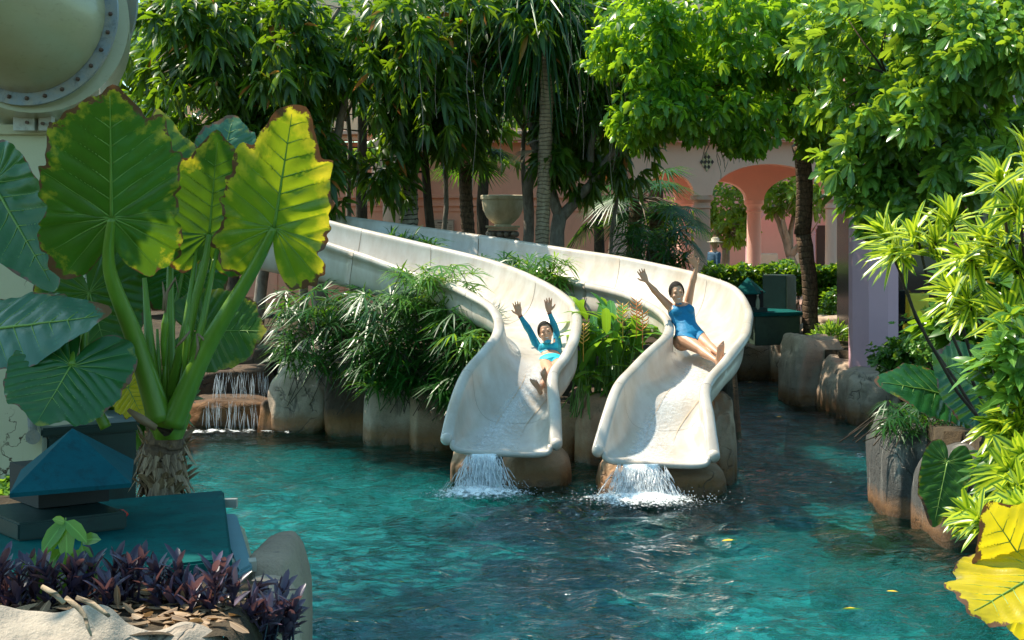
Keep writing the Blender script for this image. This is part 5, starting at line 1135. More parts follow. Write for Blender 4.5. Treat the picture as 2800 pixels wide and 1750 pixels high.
taro_leaf('leaf', bz(245, 800, 11.1), bz(300, 990, 11.0), .66, (.05, -1, .1), TARO_G, tp, seed=7, petiole=[bz(300, 1170, 10.9), bz(215, 1050, 11.0), bz(235, 900, 11.1)], pr=(.014, .030), jag=.012)
taro_leaf('leaf', bz(500, 745, 11.3), bz(480, 880, 11.4), .60, (0, -1, .4), TARO_D, tp, seed=8, petiole=[bz(450, 1140, 10.9), bz(470, 900, 11.2)], pr=(.012, .03), jag=.01)
for i, (u0, v0, u1, v1, r) in enumerate([(430, 1120, 395, 760, .040), (460, 1110, 545, 640, .030), (485, 1120, 600, 640, .030), (450, 1100, 455, 860, .020), (470, 1110, 505, 930, .018), (440, 1110, 430, 900, .022)]):
    MB().tube([bz(u0, v0, 10.3), bz((u0 * .4 + u1 * .6), (v0 + v1) / 2, 10.38), bz(u1, v1, 10.45)], [r * 1.2, r * .8, r * .35], 12).build('young_stalk', STALK, tp, True)
for (u, v, tu, tv) in ((452, 885, 447, 940), (512, 930, 506, 985)):
    c = bz(u, v, 10.15); MB().tube([bz(tu, tv + 60, 10.2), bz(tu, tv, 10.18), c, bz(u + 2, v - 45, 10.15)], [.010, .020, .024, .004], 10).build('flower_bud', STALK, tp, True)
for k, pts in enumerate([[(452, 855), (456, 800), (480, 760), (488, 800)], [(520, 905), (500, 930), (478, 952)], [(538, 912), (542, 950), (532, 985)], [(540, 912), (560, 930), (568, 950)], [(445, 850), (450, 810), (444, 770)]]):
    MB().tube([bz(u, v, 10.1) for u, v in pts], [.006] + [.011] * (len(pts) - 2) + [.003], 6).build('withered_spathe', LF_DRY, tp, True)
# sheathing leaf base, cut ragged
vs = []; n = 28; m = 14
for j in range(m):
    t = j / (m - 1); v = 1200 + (1092 + 40 - 1200) * t
    for k in range(n):
        a = 2 * math.pi * k / n; r = .085 + .05 * t + .005 * math.sin(a * 5); notch_ = .10 * max(0, math.cos(a + 1.45)) ** 6 * t + .03 * t * math.sin(a * 3); c = bz(458, v, Yt - .05)
        vs.append(Vector((c.x + r * 1.05 * math.cos(a), c.y + r * .8 * math.sin(a), c.z - notch_)))
link_mesh('sheath', vs, [(j * n + k, j * n + (k + 1) % n, (j + 1) * n + (k + 1) % n, (j + 1) * n + k) for j in range(m - 1) for k in range(n)], STALK, tp)
vs = [bz(410, 1100, 10.1), bz(505, 1110, 10.1), bz(500, 1185, 10.02), bz(470, 1205, 10.0), bz(430, 1185, 10.02), bz(405, 1160, 10.1)]
mb = MB(); mb.tube([bz(440, 1340, Yt + .1), bz(445, 1260, Yt + .05), bz(450, 1205, Yt), bz(458, 1175, Yt)], [.13, .135, .12, .10], 20); mb.build('trunk', BARK_CORK, tp, True)
rng = np.random.default_rng(77); n = 240; th = rng.uniform(0, 6.28, n); vv = rng.uniform(1195, 1350, n); cc = np.array([tuple(bz(446, v, Yt + .05)) for v in vv])
b_ = cc + np.stack([np.cos(th) * .125, np.sin(th) * .125, np.zeros(n)], 1); d_ = np.stack([np.cos(th) * .35 + rng.normal(0, .3, n), np.sin(th) * .35, rng.choice([-1, .8], n, p=[.7, .3])], 1); u_ = np.stack([np.cos(th), np.sin(th), .2 + 0 * th], 1)
leaves('dead_leaf_bases', 'lance', b_, d_, u_, rng.uniform(.06, .17, n), rng.uniform(.03, .06, n), LF_DRY, tp, droop=.2, fold=-.3, rng=rng)
MB().tube([bz(350, 1120, 10.0), bz(385, 1145, 10.0), bz(425, 1170, 10.05)], [.012, .030, .022], 8).build('dry_stub', LF_DRY, tp, True)
def solo(label, **k):
    t = thing('taro_leaf', label, 'leaf', k.pop('at'), 0, 'big taro leaves'); taro_leaf('blade', parent=t, **k); return t
solo('dark glossy taro leaf leaning against the tower at the left edge', at=G(20, 10.8, 1.3), S=bz(-20, 500, 10.7), tip=bz(155, 800, 10.4), width=.50, nrmv=(-.4, -1, .5), mat=TARO_D, seed=11, petiole=[bz(-90, 1100, 11), bz(-80, 700, 10.9)], cup=.3, jag=.012)
solo('silvery sunlit taro leaf lying flat at the left edge', at=G(60, 10.2, 1.3), S=bz(-60, 905, 10.0), tip=bz(312, 862, 9.7), width=.52, nrmv=(.05, -.9, .75), mat=TARO_W, seed=12, petiole=[bz(-40, 1150, 10.2), bz(-30, 1000, 10.2)], cup=-.35, jag=.015, ruffle=.04)
solo('broad dark green taro leaf hanging over the tall cabinet', at=G(180, 9.9, 1.3), S=bz(195, 1000, 9.75), tip=bz(95, 1165, 9.45), width=.66, nrmv=(.05, -1, .55), mat=TARO_D, seed=13, petiole=[bz(290, 1170, 10.0), bz(232, 1040, 10.0), bz(228, 880, 10.1)], cup=-.12, jag=.012, ruffle=.025)
solo('very dark drooping taro leaf under the silvery one', at=G(160, 10.2, 1.3), S=bz(110, 890, 10.2), tip=bz(190, 1010, 9.95), width=.40, nrmv=(0, -1, .2), mat=TARO_D, seed=14, cup=.1)
solo('yellowing ragged taro leaf low between the tower and the taro trunk', at=G(380, 10.6, 1.3), S=bz(350, 1060, 10.9), tip=bz(395, 1150, 10.8), width=.26, nrmv=(0, -1, .3), mat=TARO_YY, seed=15, cup=.1, jag=.04)
solo('large dark taro leaf pointing left over the bank boulders', at=G(2600, 16.4, .9), S=bz(2610, 1090, 16.2), tip=bz(2415, 1020, 15.7), width=.62, nrmv=(-.1, -.8, .75), mat=TARO_D, seed=21, petiole=[Vector((4.9, 17, .9)), bz(2650, 1120, 16.6)], cup=-.1, jag=.004, curl=.15)
solo('large rounded taro leaf with ribs facing the pool at right', at=G(2660, 16.2, .9), S=bz(2690, 1075, 16.0), tip=bz(2545, 965, 15.8), width=.74, nrmv=(-.1, -.9, .6), mat=TARO_D, seed=22, petiole=[Vector((5.1, 17, .9)), bz(2720, 1120, 16.4)], cup=-.08, jag=.003)
solo('green taro leaf hanging down between the black-topped boulders', at=G(2560, 15.8, .3), S=bz(2590, 1265, 15.4), tip=bz(2552, 1445, 15.2), width=.42, nrmv=(-.1, -1, .15), mat=TARO_G, seed=23, petiole=[bz(2740, 1250, 16), bz(2680, 1235, 15.7), bz(2620, 1240, 15.5)], pr=(.01, .016), cup=.1, jag=.006)
solo('big bright yellow taro leaf at the lower right corner', at=G(2720, 9.5, .6), S=bz(2850, 1560, 9.4), tip=bz(2640, 1690, 9.0), width=.72, nrmv=(-.35, -.6, 1), mat=TARO_YY, seed=24, cup=-.1, jag=.02, ruffle=.05)
solo('upright yellow-green taro leaf at the right edge above the yellow one', at=G(2700, 9.8, .6), S=bz(2840, 1600, 9.7), tip=bz(2690, 1375, 9.5), width=.58, nrmv=(-.3, -.8, .6), mat=TARO_YY, seed=25, petiole=[Vector((3.4, 10.2, .4)), bz(2860, 1640, 10)], cup=.1, jag=.012)
# curled yellow leaf on the boulder
solo('small curled yellow leaf resting on the black-topped boulder', at=bz(2578, 1260, 15.5), S=bz(2560, 1260, 15.5), tip=bz(2590, 1225, 15.45), width=.13, nrmv=(0, -1, .6), mat=simple('dead_yellow', (.75, .42, .02), .5), seed=26, cup=1.2, ruffle=.1)
# --- purple ground plants in front
rng = np.random.default_rng(81); heads = []
for i in range(88):
    u = rng.uniform(-20, 830); vt = np.interp(u, [0, 250, 420, 600, 760, 830], [1570, 1580, 1560, 1600, 1640, 1690]) + rng.uniform(-20, 90)
    heads.append((u, vt, np.interp(u, [0, 500, 800], [7.3, 7.3, 7.35]) + rng.uniform(-.15, .2)))
ORD = 'first second third fourth fifth sixth seventh eighth ninth tenth eleventh twelfth thirteenth fourteenth fifteenth sixteenth seventeenth eighteenth nineteenth'.split()
PCNT = {}
def purple_label(i, u, v):
    col = 'dark blue-violet' if u < 450 else 'pale pinkish'
    where = 'left of the seedling' if u < 70 else 'around the seedling' if u < 260 else 'below the teal lid' if u < 450 else 'below the lid corner' if u < 620 else 'on the grey rock'
    row = 'back row' if v < np.interp(u, [0, 420, 830], [1590, 1580, 1700]) else 'front row'
    PCNT[(where, row)] = PCNT.get((where, row), -1) + 1
    return f'{ORD[PCNT[(where, row)]]} {col} plant from left, {row}, {where}'
heads.sort()
for i, (u, v, y) in enumerate(heads):
    root = thing('purple_spiderwort', purple_label(i, u, v), 'plant', V(u, v + 40, y), 0, 'purple plants in the near planter')
    C = []; A = []; ax = Vector((rng.normal(0, .22) + (.45 if u > 640 else 0), -.15, 1)).normalized(); t = V(u, v + 40, y)
    for k in range(4): C.append(tuple(t + ax * (.03 * k))); A.append(tuple(ax))
    ba, di, up, l, w_ = rosettes(C, A, 3, .115, .030, (.30, 1.0), rng, .2)
    leaves('leaves', 'blade', ba, di, up, l, w_, LF_PURP, root, .10, .45, rnd=rng.random(len(ba)) * (1.0 if u > 450 else .45), rng=rng)
    MB().tube([t + Vector((0, 0, -.12)), t + ax * .1], .006, 5, False).build('stem', LF_PURP, root, True)
# planter soil level and dry litter
n = 420; u = rng.uniform(-40, 640, n); y = rng.uniform(6.85, 7.5, n); Bp = np.stack([(u - 1400) * y / FPX, y, 1.435 + rng.uniform(0, .03, n)], 1)
o = leaves('leaf_litter', 'oval', Bp, rng.normal(size=(n, 3)) * [1, 1, .25], np.tile([0, 0, 1.0], (n, 1)) + rng.normal(0, .35, (n, 3)), rng.uniform(.05, .12, n), rng.uniform(.025, .05, n), LF_DRY, None, .1, -.4, rng=rng)
tag(o, 'brown fallen leaves lying between the purple plants', 'leaves', kind='stuff')
gx_, gy_ = np.meshgrid(np.linspace(-2.7, -1.02, 60), np.linspace(6.72, 7.75, 30)); gz_ = 1.43 + .02 * vnoise(gx_, gy_, 6)
gz_ -= .5 * np.clip((gx_ + 1.18) / .16, 0, 1) ** 2
tag(link_mesh('planter_soil', np.stack([gx_, gy_, gz_], -1).reshape(-1, 3), grid_faces(60, 30), SOIL), 'dark soil filling the near planter', 'soil', kind='stuff')
# --- light green seedling
sd_ = thing('seedling', 'bright green broad-leaved seedling in front of the teal cabinet', 'plant', V(165, 1640, 7.35)); mb = MB()
mb.tube([V(178, 1640, 7.35), V(176, 1560, 7.35), V(178, 1480, 7.35), V(180, 1415, 7.35)], [.009, .007, .005, .003], 6); mb.tube([V(195, 1630, 7.35), V(222, 1540, 7.3), V(224, 1475, 7.3)], [.006, .005, .003], 6); mb.tube([V(160, 1620, 7.35), V(110, 1560, 7.35), V(95, 1510, 7.35)], [.006, .004, .003], 6)
mb.build('stem', STALK, sd_, True); Lb = []; Ld = []; Ll = []
for (u, v, du, dv, L) in [(180, 1425, -40, 45, .15), (180, 1425, 10, 85, .15), (180, 1425, 60, 35, .13), (180, 1425, -60, 80, .16), (178, 1430, -20, -20, .08), (176, 1505, 0, 90, .16), (176, 1500, -60, 60, .14), (222, 1480, 50, -20, .12), (222, 1490, 30, 60, .13), (222, 1500, -30, 60, .12), (95, 1515, -30, 70, .12), (110, 1560, 60, 40, .13), (180, 1560, 60, 30, .13), (178, 1560, -40, 60, .14), (222, 1520, 60, 50, .12), (176, 1590, 50, 10, .12), (100, 1580, 20, 40, .10), (200, 1560, 20, 60, .13)]:
    Lb.append(tuple(V(u, v, 7.33))); Ld.append((du, -25, -dv)); Ll.append(L)
leaves('leaves', 'oval', Lb, Ld, [(0, -.8, .6)] * len(Lb), np.array(Ll), np.array(Ll) * .52, LF_RIGHT, sd_, .2, .25, rng=rng)
# twigs on the planter rock
for i, pts in enumerate([[(180, 1640), (215, 1668), (232, 1690), (240, 1720), (250, 1745)], [(210, 1640), (250, 1655), (285, 1680), (298, 1690)], [(115, 1610), (150, 1630), (175, 1655)]]):
    tag(MB().tube([V(u, v - 6, 6.62 - .02 * k) for k, (u, v) in enumerate(pts)], [.010, .012, .009, .008, .004][:len(pts)], 7).build('twig', BARK_TAN, None, True), ['long knobbly twig lying over the planter rock edge', 'short twig to the right of the long one on the planter rock', 'thin twig among the purple plants left of the others'][i], 'twig')
# yellow leaves afloat
for i, (u, v, L, a) in enumerate([(1995, 1478, .17, .15), (2330, 1667, .20, .05), (2440, 1617, .10, -.1), (2052, 1045, .10, .2), (2130, 1140, .10, 0)]):
    c = onz(u, v, .035); d = np.array([[math.cos(a), math.sin(a) * 2, 0]]); b_ = np.array([tuple(c)]) - nrm(d) * L / 2
    o = leaves('floating_leaf', 'lance', b_, d, [(0, 0, 1)], L, L * .42, simple('yellow_floating_leaf_%d' % i, (.80, .50, .02), .5), None, .0, .25, rng=rng)
    tag(o, ['yellow leaf afloat below the right slide', 'largest yellow leaf afloat near the bottom edge', 'small yellow leaf afloat left of the big yellow taro leaf', 'tiny pale leaf afloat far off by the right slide channel', 'tiny leaf afloat in the dark water before the tall bank boulder'][i], 'leaf', 'fallen leaves afloat on the pool')
# ---------------------------------------------------------------- people
def skin_mat(name, col):
    g = NG(name); n = g.noise(30, 4, .6, g.obj()); c = g.mix(n, tuple(k * .88 for k in col), tuple(min(1, k * 1.1) for k in col))
    x = g.n('BsdfPrincipled'); g.set(x.inputs['Base Color'], c); x.inputs['Roughness'].default_value = .42; x.inputs['Subsurface Weight'].default_value = .12
    x.inputs['Subsurface Radius'].default_value = (.02, .008, .004); x.inputs['Subsurface Scale'].default_value = .5; return g.done(x.outputs[0])
SKIN = skin_mat('skin', (.56, .30, .18)); HAIR = simple('black_hair', (.012, .008, .006), .6, .4, 60, .6, .15); TEETH = simple('teeth', (.8, .78, .72), .3); MOUTH = simple('open_mouth', (.16, .02, .02), .5); LIPS = simple('lips', (.45, .10, .09), .4)
EYE = simple('eye_dark', (.015, .010, .008), .15); NAIL = simple('red_nail', (.35, .01, .03), .25)
def loft(mb, rings, n=20):
    """rings: (centre, side axis, front axis, half width, half depth)"""
    vs = []; fs = []
    for c, sx, fy, a, b in rings:
        for k in range(n):
            t = 2 * math.pi * k / n; vs.append(Vector(c) + sx * a * math.cos(t) + fy * b * math.sin(t))
    for i in range(len(rings) - 1):
        for k in range(n): p = i * n + k; q = i * n + (k + 1) % n; fs.append((p, q, q + n, p + n))
    fs.append(tuple(range(n - 1, -1, -1))); fs.append(tuple((len(rings) - 1) * n + k for k in range(n))); mb.add(vs, fs)
def capsule(mb, pts, rad, n=14):
    pts = [Vector(p) for p in pts]; mb.tube(pts, rad, n)
    for p, r in ((pts[0], rad[0]), (pts[-1], rad[-1])): mb.ball(p, r, 12, 8)
def remesh(mb, name, vox, it=6):
    o = mb.build(name, SKIN, None, True); m = o.modifiers.new('r', 'REMESH'); m.mode = 'VOXEL'; m.voxel_size = vox; m.use_smooth_shade = True
    s = o.modifiers.new('s', 'SMOOTH'); s.iterations = it; s.factor = .5
    dg = bpy.context.evaluated_depsgraph_get(); dg.update(); me = bpy.data.meshes.new_from_object(o.evaluated_get(dg)); M = o.location.copy()
    nv = len(me.vertices); co = np.zeros(nv * 3); me.vertices.foreach_get('co', co); co = co.reshape(-1, 3) + np.array(M)
    nr_ = np.zeros(nv * 3); me.vertices.foreach_get('normal', nr_); fs = [tuple(p.vertices) for p in me.polygons]; bpy.data.objects.remove(o); return co, nr_.reshape(-1, 3), fs
def hand(mb, W, dirv, palm, thumb_side, s=1.0, curl=.12, splay=.16):
    """open hand: W wrist, dirv towards the fingertips, palm normal, thumb_side = +1/-1 along palm x dir"""
    d = Vector(dirv).normalized(); N = Vector(palm); N = (N - d * N.dot(d)).normalized(); x = d.cross(N) * thumb_side
    pw = .040 * s; pl = .088 * s
    loft(mb, [(W + d * 0, x, N, .026 * s, .019 * s), (W + d * .025 * s, x, N, .031 * s, .017 * s), (W + d * .055 * s, x, N, pw, .016 * s), (W + d * pl, x, N, pw * 1.02, .013 * s)], 12)
    for i, (off, L) in enumerate(((.030, .072), (.010, .082), (-.010, .076), (-.029, .060))):
        a = (off / .03) * splay; fd = (d * math.cos(a) + x * math.sin(a)).normalized(); b = W + d * (pl - .008 * s) + x * off * s; L *= s; p = [b]
        for k in range(3): fd = (fd + N * curl * (k + .4)).normalized(); p.append(p[-1] + fd * L * (.42, .33, .25)[k])
        capsule(mb, p, [.0098 * s, .0092 * s, .0084 * s, .0072 * s], 8)
    b = W + d * .028 * s + x * .028 * s; fd = (d * .62 + x * .75 + N * .15).normalized()
    capsule(mb, [b, b + fd * .038 * s, b + fd * .038 * s + (d * .85 + x * .45 + N * .1).normalized() * .032 * s], [.014 * s, .0115 * s, .0085 * s], 8)
def foot(mb, A, toe, up, side, s=1.0):
    """A ankle, toe = heel-to-toe direction, up = from sole to instep"""
    t = Vector(toe).normalized(); u = Vector(up); u = (u - t * u.dot(t)).normalized(); x = t.cross(u); H = A - u * .050 * s - t * .035 * s
    loft(mb, [(H - t * .022 * s + u * .012 * s, x, u, .020 * s, .020 * s), (H + u * .016 * s, x, u, .031 * s, .034 * s), (H + t * .05 * s + u * .028 * s, x, u, .031 * s, .038 * s), (H + t * .10 * s + u * .014 * s, x, u, .036 * s, .028 * s), (H + t * .155 * s - u * .002 * s, x, u, .045 * s, .018 * s), (H + t * .182 * s - u * .004 * s, x, u, .041 * s, .013 * s)], 14)
    toes = []
    for k in range(5):
        off = (.033 - k * .0165) * s * side; b = H + t * (.178 - .004 * k) * s + x * off - u * .004 * s; r = (.0135, .0100, .0094, .0088, .0082)[k] * s; L = (.040, .036, .032, .027, .021)[k] * s
        e = b + (t + u * .10).normalized() * L; capsule(mb, [b, b.lerp(e, .5) + u * .003, e], [r, r, r * .92], 8); toes.append((e, u, t, r))
    return toes
def person(label, J, cfg, loc):
    """J: joint positions; chest/pelvis frames from shoulders and hips"""
    root = thing('person', label, 'person', loc); mb = MB()
    sh = (J['shL'] + J['shR']) / 2; hp = (J['hipL'] + J['hipR']) / 2; X = (J['shL'] - J['shR']).normalized(); XH = (J['hipL'] - J['hipR']).normalized()
    ax = (sh - hp).normalized(); FR = ax.cross(X).normalized() * -1
    if FR.y > 0: FR = -FR
    X = (X - ax * X.dot(ax)).normalized()
    Ls = (sh - hp).length; w = cfg.get('w', 1.0)
    def fr(t, a, b, off=0.0): return (hp + ax * Ls * t + FR * off, X.lerp(XH, max(0, .4 - t)).normalized(), FR, a * w, b * w)
    loft(mb, [fr(-.20, .09, .085), fr(-.12, .150, .112), fr(.0, .168, .118), fr(.14, .155, .108), fr(.30, .128, .095), fr(.42, .118, .088), fr(.58, .128, .094), (fr(.74, .140, .104, .012)), fr(.88, .150, .098), fr(.99, .135, .075), fr(1.06, .085, .058), fr(1.10, .052, .050)], 24)
    for sg in (1, -1): mb.ball(hp + ax * Ls * .74 + X * .066 * w * sg + FR * .070 * w, (.060 * w, .056 * w, .060 * w), 14, 10)
    for sg in (1, -1): mb.ball(hp - ax * Ls * .04 + X * .085 * w * sg - FR * .04 * w, .105 * w, 14, 10)
    for s in 'LR':
        S_, E, Wr = J['sh' + s], J['el' + s], J['wr' + s]
        capsule(mb, [sh.lerp(S_, .75) - ax * .02, S_, S_.lerp(E, .3), S_.lerp(E, .8), E, E.lerp(Wr, .3), E.lerp(Wr, .75), Wr], [.050 * w, .050 * w, .045 * w, .037 * w, .034 * w, .037 * w, .028, .023])
        H_, K_, A_ = J['hip' + s], J['kn' + s], J['an' + s]
        capsule(mb, [H_, H_.lerp(K_, .3), H_.lerp(K_, .75), K_, K_.lerp(A_, .28) - FR * .008, K_.lerp(A_, .7), A_], [.088 * w, .082 * w, .062 * w, .052 * w, .054 * w, .038, .033])
        hd = J['hand' + s]; hand(mb, Wr, hd[0], hd[1], hd[2], cfg.get('hs', 1.0), cfg.get('curl', .12))
    toes = []
    for s in 'LR': f = J['foot' + s]; toes += foot(mb, J['an' + s], f[0], f[1], f[2], .98)
    # neck and head
    Hc = J['head']; up = J['hup'].normalized(); fc = J['face']; fc = (fc - up * fc.dot(up)).normalized(); hx = up.cross(fc).normalized(); k = cfg.get('head', 1.0)
    capsule(mb, [sh + ax * .04, sh.lerp(Hc, .5) , Hc - up * .05 * k - fc * .015], [.050, .046, .047])
    hr = [(-.118, .022, .024, .060), (-.105, .036, .036, .048), (-.085, .046, .052, .030), (-.055, .057, .066, .012), (-.02, .066, .080, .0), (.02, .071, .089, -.006), (.055, .070, .090, -.010), (.085, .060, .076, -.012), (.108, .040, .052, -.012), (.118, .018, .024, -.012)]
    loft(mb, [(Hc + up * z * k + fc * o_ * k, hx, fc, a * k, b * k) for z, a, b, o_ in hr], 24)
    mb.ball(Hc + up * -.038 * k + fc * .076 * k, .0135 * k, 8, 6); mb.tube([Hc + up * .010 * k + fc * .078 * k, Hc + up * -.034 * k + fc * .086 * k], [.007 * k, .012 * k], 8)      # nose
    for sg in (1, -1):
        mb.ball(Hc + up * .018 * k + fc * .076 * k + hx * sg * .028 * k, (.018 * k,) * 3, 8, 6)                  # brow ridge
        mb.ball(Hc - up * .030 * k + fc * .058 * k + hx * sg * .040 * k, .022 * k, 10, 8)                         # cheek
        mb.ball(Hc - up * .012 * k - fc * .004 * k + hx * sg * .072 * k, (.010, .018, .026), 8, 6)               # ear
    co, nm, fs = remesh(mb, 'body', .0062, 5); body = link_mesh('body', co, fs, SKIN, root, True)
    # swimwear: the covered part of the skin lifted 4 mm
    def garment(name, pick, mat, lift=.004):
        m = pick(co); keep = [f for f in fs if all(m[i] for i in f)]; ids = sorted({i for f in keep for i in f}); mp = {i: j for j, i in enumerate(ids)}
        if not keep: return None
        return link_mesh(name, co[ids] + nm[ids] * lift, [tuple(mp[i] for i in f) for f in keep], mat, root, True)
    A_ = lambda v: np.array(v)
    t = (co - A_(hp)) @ A_(ax) / Ls; xx = (co - A_(hp)) @ A_(X); ff = (co - A_(hp)) @ A_(FR)
    def near_seg(c, a, b, r, t0=-9, t1=9):
        a, b = A_(a), A_(b); d = b - a; L2 = d @ d; q = (c - a) @ d / L2; qq = np.clip(q, 0, 1); return (np.linalg.norm(c - (a + qq[:, None] * d), axis=1) < r) & (q > t0) & (q < t1)
    cfg['wear'](garment, dict(t=t, x=xx, f=ff, co=co, near=near_seg, J=J, ax=ax, X=X, FR=FR, hp=hp, sh=sh))
    # hair: cap tied at the back, over the skull but off the face
    hv = []; hf = []; n = 30; m_ = 20
    for i in range(m_):
        th = math.pi * .60 * i / (m_ - 1)
        for j in range(n):
            a = 2 * math.pi * j / n; fr_ = math.cos(a)            # +1 = front
            q_ = min(1, max(0, (fr_ - .25) / .6)); lim = 1 - .48 * q_ * q_ * (3 - 2 * q_)
            T_ = th * lim * (1.12 if fr_ < -.2 else 1); r_ = 1.14 + .016 * math.sin(a * 17) + .01 * math.sin(T_ * 23)
            hv.append(Hc + up * (.024 + .098 * r_ * math.cos(T_)) * k + fc * (-.012 + .090 * r_ * math.sin(T_) * math.cos(a)) * k + hx * .0745 * r_ * math.sin(T_) * math.sin(a) * k)
    for i in range(m_ - 1):
        for j in range(n): hf.append((i * n + j, i * n + (j + 1) % n, (i + 1) * n + (j + 1) % n, (i + 1) * n + j))
    h = MB(); h.add(hv, hf); 
    h.ball(Hc - fc * .100 * k - up * .02 * k, (.036, .036, .036), 10, 8)
    hair = h.build('hair', HAIR, root, True)
    # face
    for sg in (1, -1):
        e = Hc + up * .002 * k + fc * .0800 * k + hx * sg * .029 * k
        MB().tube([e - hx * .012 * k - up * .001, e + up * .0025 * k + fc * .002, e + hx * .012 * k - up * .001], [.0022, .0058, .0022], 6).build('eye', EYE, root, True)
        b = e + up * .019 * k + fc * .004 * k; MB().tube([b - hx * .016 * k * sg * -1 - up * .001 - fc * .004, b + up * .003, b - hx * .013 * k * sg], [.0022, .0042, .0030], 5).build('eyebrow', HAIR, root, True)
    mo = Hc - up * .066 * k + fc * .070 * k
    def disc(c, rx, ry, d, name, mat, par=root, y0=0):
        m2 = MB(); vs = [c + fc * d]; vs += [c + hx * rx * math.cos(a) + up * ry * (math.sin(a) * (1 if math.sin(a) < 0 else .55)) - fc * .012 * (math.cos(a) ** 2) for a in [2 * math.pi * q / 20 for q in range(20)]]
        m2.add(vs, [(0, 1 + q, 1 + (q + 1) % 20) for q in range(20)]); return m2.build(name, mat, par, True)
    lp_ = disc(mo, .0300 * k, .033 * k, .007, 'lips', LIPS); disc(mo + fc * .004 - up * .001 * k, .0245 * k, .026 * k, .007, 'mouth', MOUTH)
    m2 = MB(); m2.tube([mo + fc * .0085 + up * .0075 * k - hx * .015 * k - fc * .004, mo + fc * .012 + up * .006 * k, mo + fc * .0085 + up * .0075 * k + hx * .015 * k - fc * .004], [.003, .0055, .003], 6); m2.build('teeth', TEETH, root, True)
    if cfg.get('nails'):
        for i, (e, u_, t_, r) in enumerate(toes): MB().ball(e + u_ * r * .7 + t_ * r * .3, (r * .7,) * 3, 6, 4).build('toenail', NAIL, root, True)
    return root
def cloth(name, col, stripes=None):
    g = NG(name); o = g.obj(); n = g.noise(9, 4, .6, g.mapping(o, (1, 1, 3))); c = g.mix(n, tuple(k * .85 for k in col), tuple(k * 1.1 for k in col))
    return g.done(g.bsdf(c, .6, .3, 0, g.bump(n, .5, .02)))
BLUE = cloth('blue_swimsuit', (.004, .17, .34)); AQUA = cloth('aqua_long_sleeve', (.02, .30, .42)); AQUA2 = cloth('aqua_panel', (.03, .52, .64)); MAROON = simple('maroon_trim', (.22, .02, .02), .5)
# right rider
y = 21.3
JR = dict(shR=P(1836, 843, 21.45), shL=P(1880, 835, 21.5), hipR=P(1868, 926, 21.15), hipL=P(1904, 918, 21.25), elR=P(1797, 803, 21.4), elL=P(1893, 776, 21.45), wrR=P(1768, 770, 21.35), wrL=P(1905, 730, 21.4),
          knR=P(1918, 958, 20.83), anR=P(1960, 988, 20.50), knL=P(1936, 944, 20.93), anL=P(1972, 974, 20.58),
          head=P(1851, 803, 21.36), hup=Vector((-.12, .10, 1)), face=Vector((.10, -1, -.05)))
JR['handR'] = (Vector((-.45, -.1, .85)), Vector((.15, -1, .1)), -1); JR['handL'] = (Vector((-.45, -.1, .75)), Vector((-.2, -.75, -.35)), 1)
JR['footR'] = (Vector((.10, .05, 1)), Vector((-.35, .9, .05)), 1); JR['footL'] = (Vector((-.12, .10, 1)), Vector((-.25, .9, .1)), -1)
def wearR(gm, D_):
    t, x, f, c, near, J = D_['t'], D_['x'], D_['f'], D_['co'], D_['near'], D_['J']
    arm = near(c, J['shL'], J['elL'], .075, .12) | near(c, J['shR'], J['elR'], .075, .12)
    body = (t > -.30 + np.clip(np.abs(x) - .03, 0, 1) * 1.9) & (t < .84 + .0 * x) & ~arm & (np.abs(x) < .21)
    gm('swimsuit', lambda c_: body | ((t >= .84) & (t < .98) & (np.abs(np.abs(x) - .100) < .018) & ~arm & (np.linalg.norm(c - np.array(J['head']), axis=1) > .15)) & (t > -.3), BLUE, .005)
    def strap(s):
        a, b = D_['hp'] + D_['ax'] * .38, None
person('woman in a sleeveless blue swimsuit riding the right slide with both arms raised', JR, dict(wear=wearR, w=1.18, hs=1.20, head=1.20), JR['hipR'])
# left rider
JL = dict(shR=P(1474, 958, 21.33), shL=P(1526, 955, 21.38), hipR=P(1482, 1006, 20.95), hipL=P(1513, 1001, 21.0), elR=P(1450, 908, 21.45), elL=P(1521, 905, 21.45), wrR=P(1421, 862, 21.4), wrL=P(1501, 853, 21.4),
          knR=P(1478, 1022, 20.62), anR=P(1489, 1048, 20.30), knL=P(1512, 1022, 20.68), anL=P(1478, 1038, 20.33),
          head=P(1492, 911, 21.22), hup=Vector((-.18, .22, 1)), face=Vector((.05, -1, .10)))
JL['hipR'] = P(1491, 1000, 20.95); JL['hipL'] = P(1525, 993, 21.02)
JL['handR'] = (Vector((-.25, -.1, .95)), Vector((.15, -1, .1)), -1); JL['handL'] = (Vector((-.08, -.1, 1)), Vector((0, -1, .1)), 1)
JL['footR'] = (Vector((-.42, -.25, .80)), Vector((.2, .9, .25)), 1); JL['footL'] = (Vector((-.30, -.15, .90)), Vector((-.1, .95, .2)), -1)
JL['knR'] = P(1502, 1016, 20.60); JL['knL'] = P(1528, 1008, 20.62); JL['anR'] = P(1476, 1064, 20.28); JL['anL'] = P(1494, 1044, 20.30)
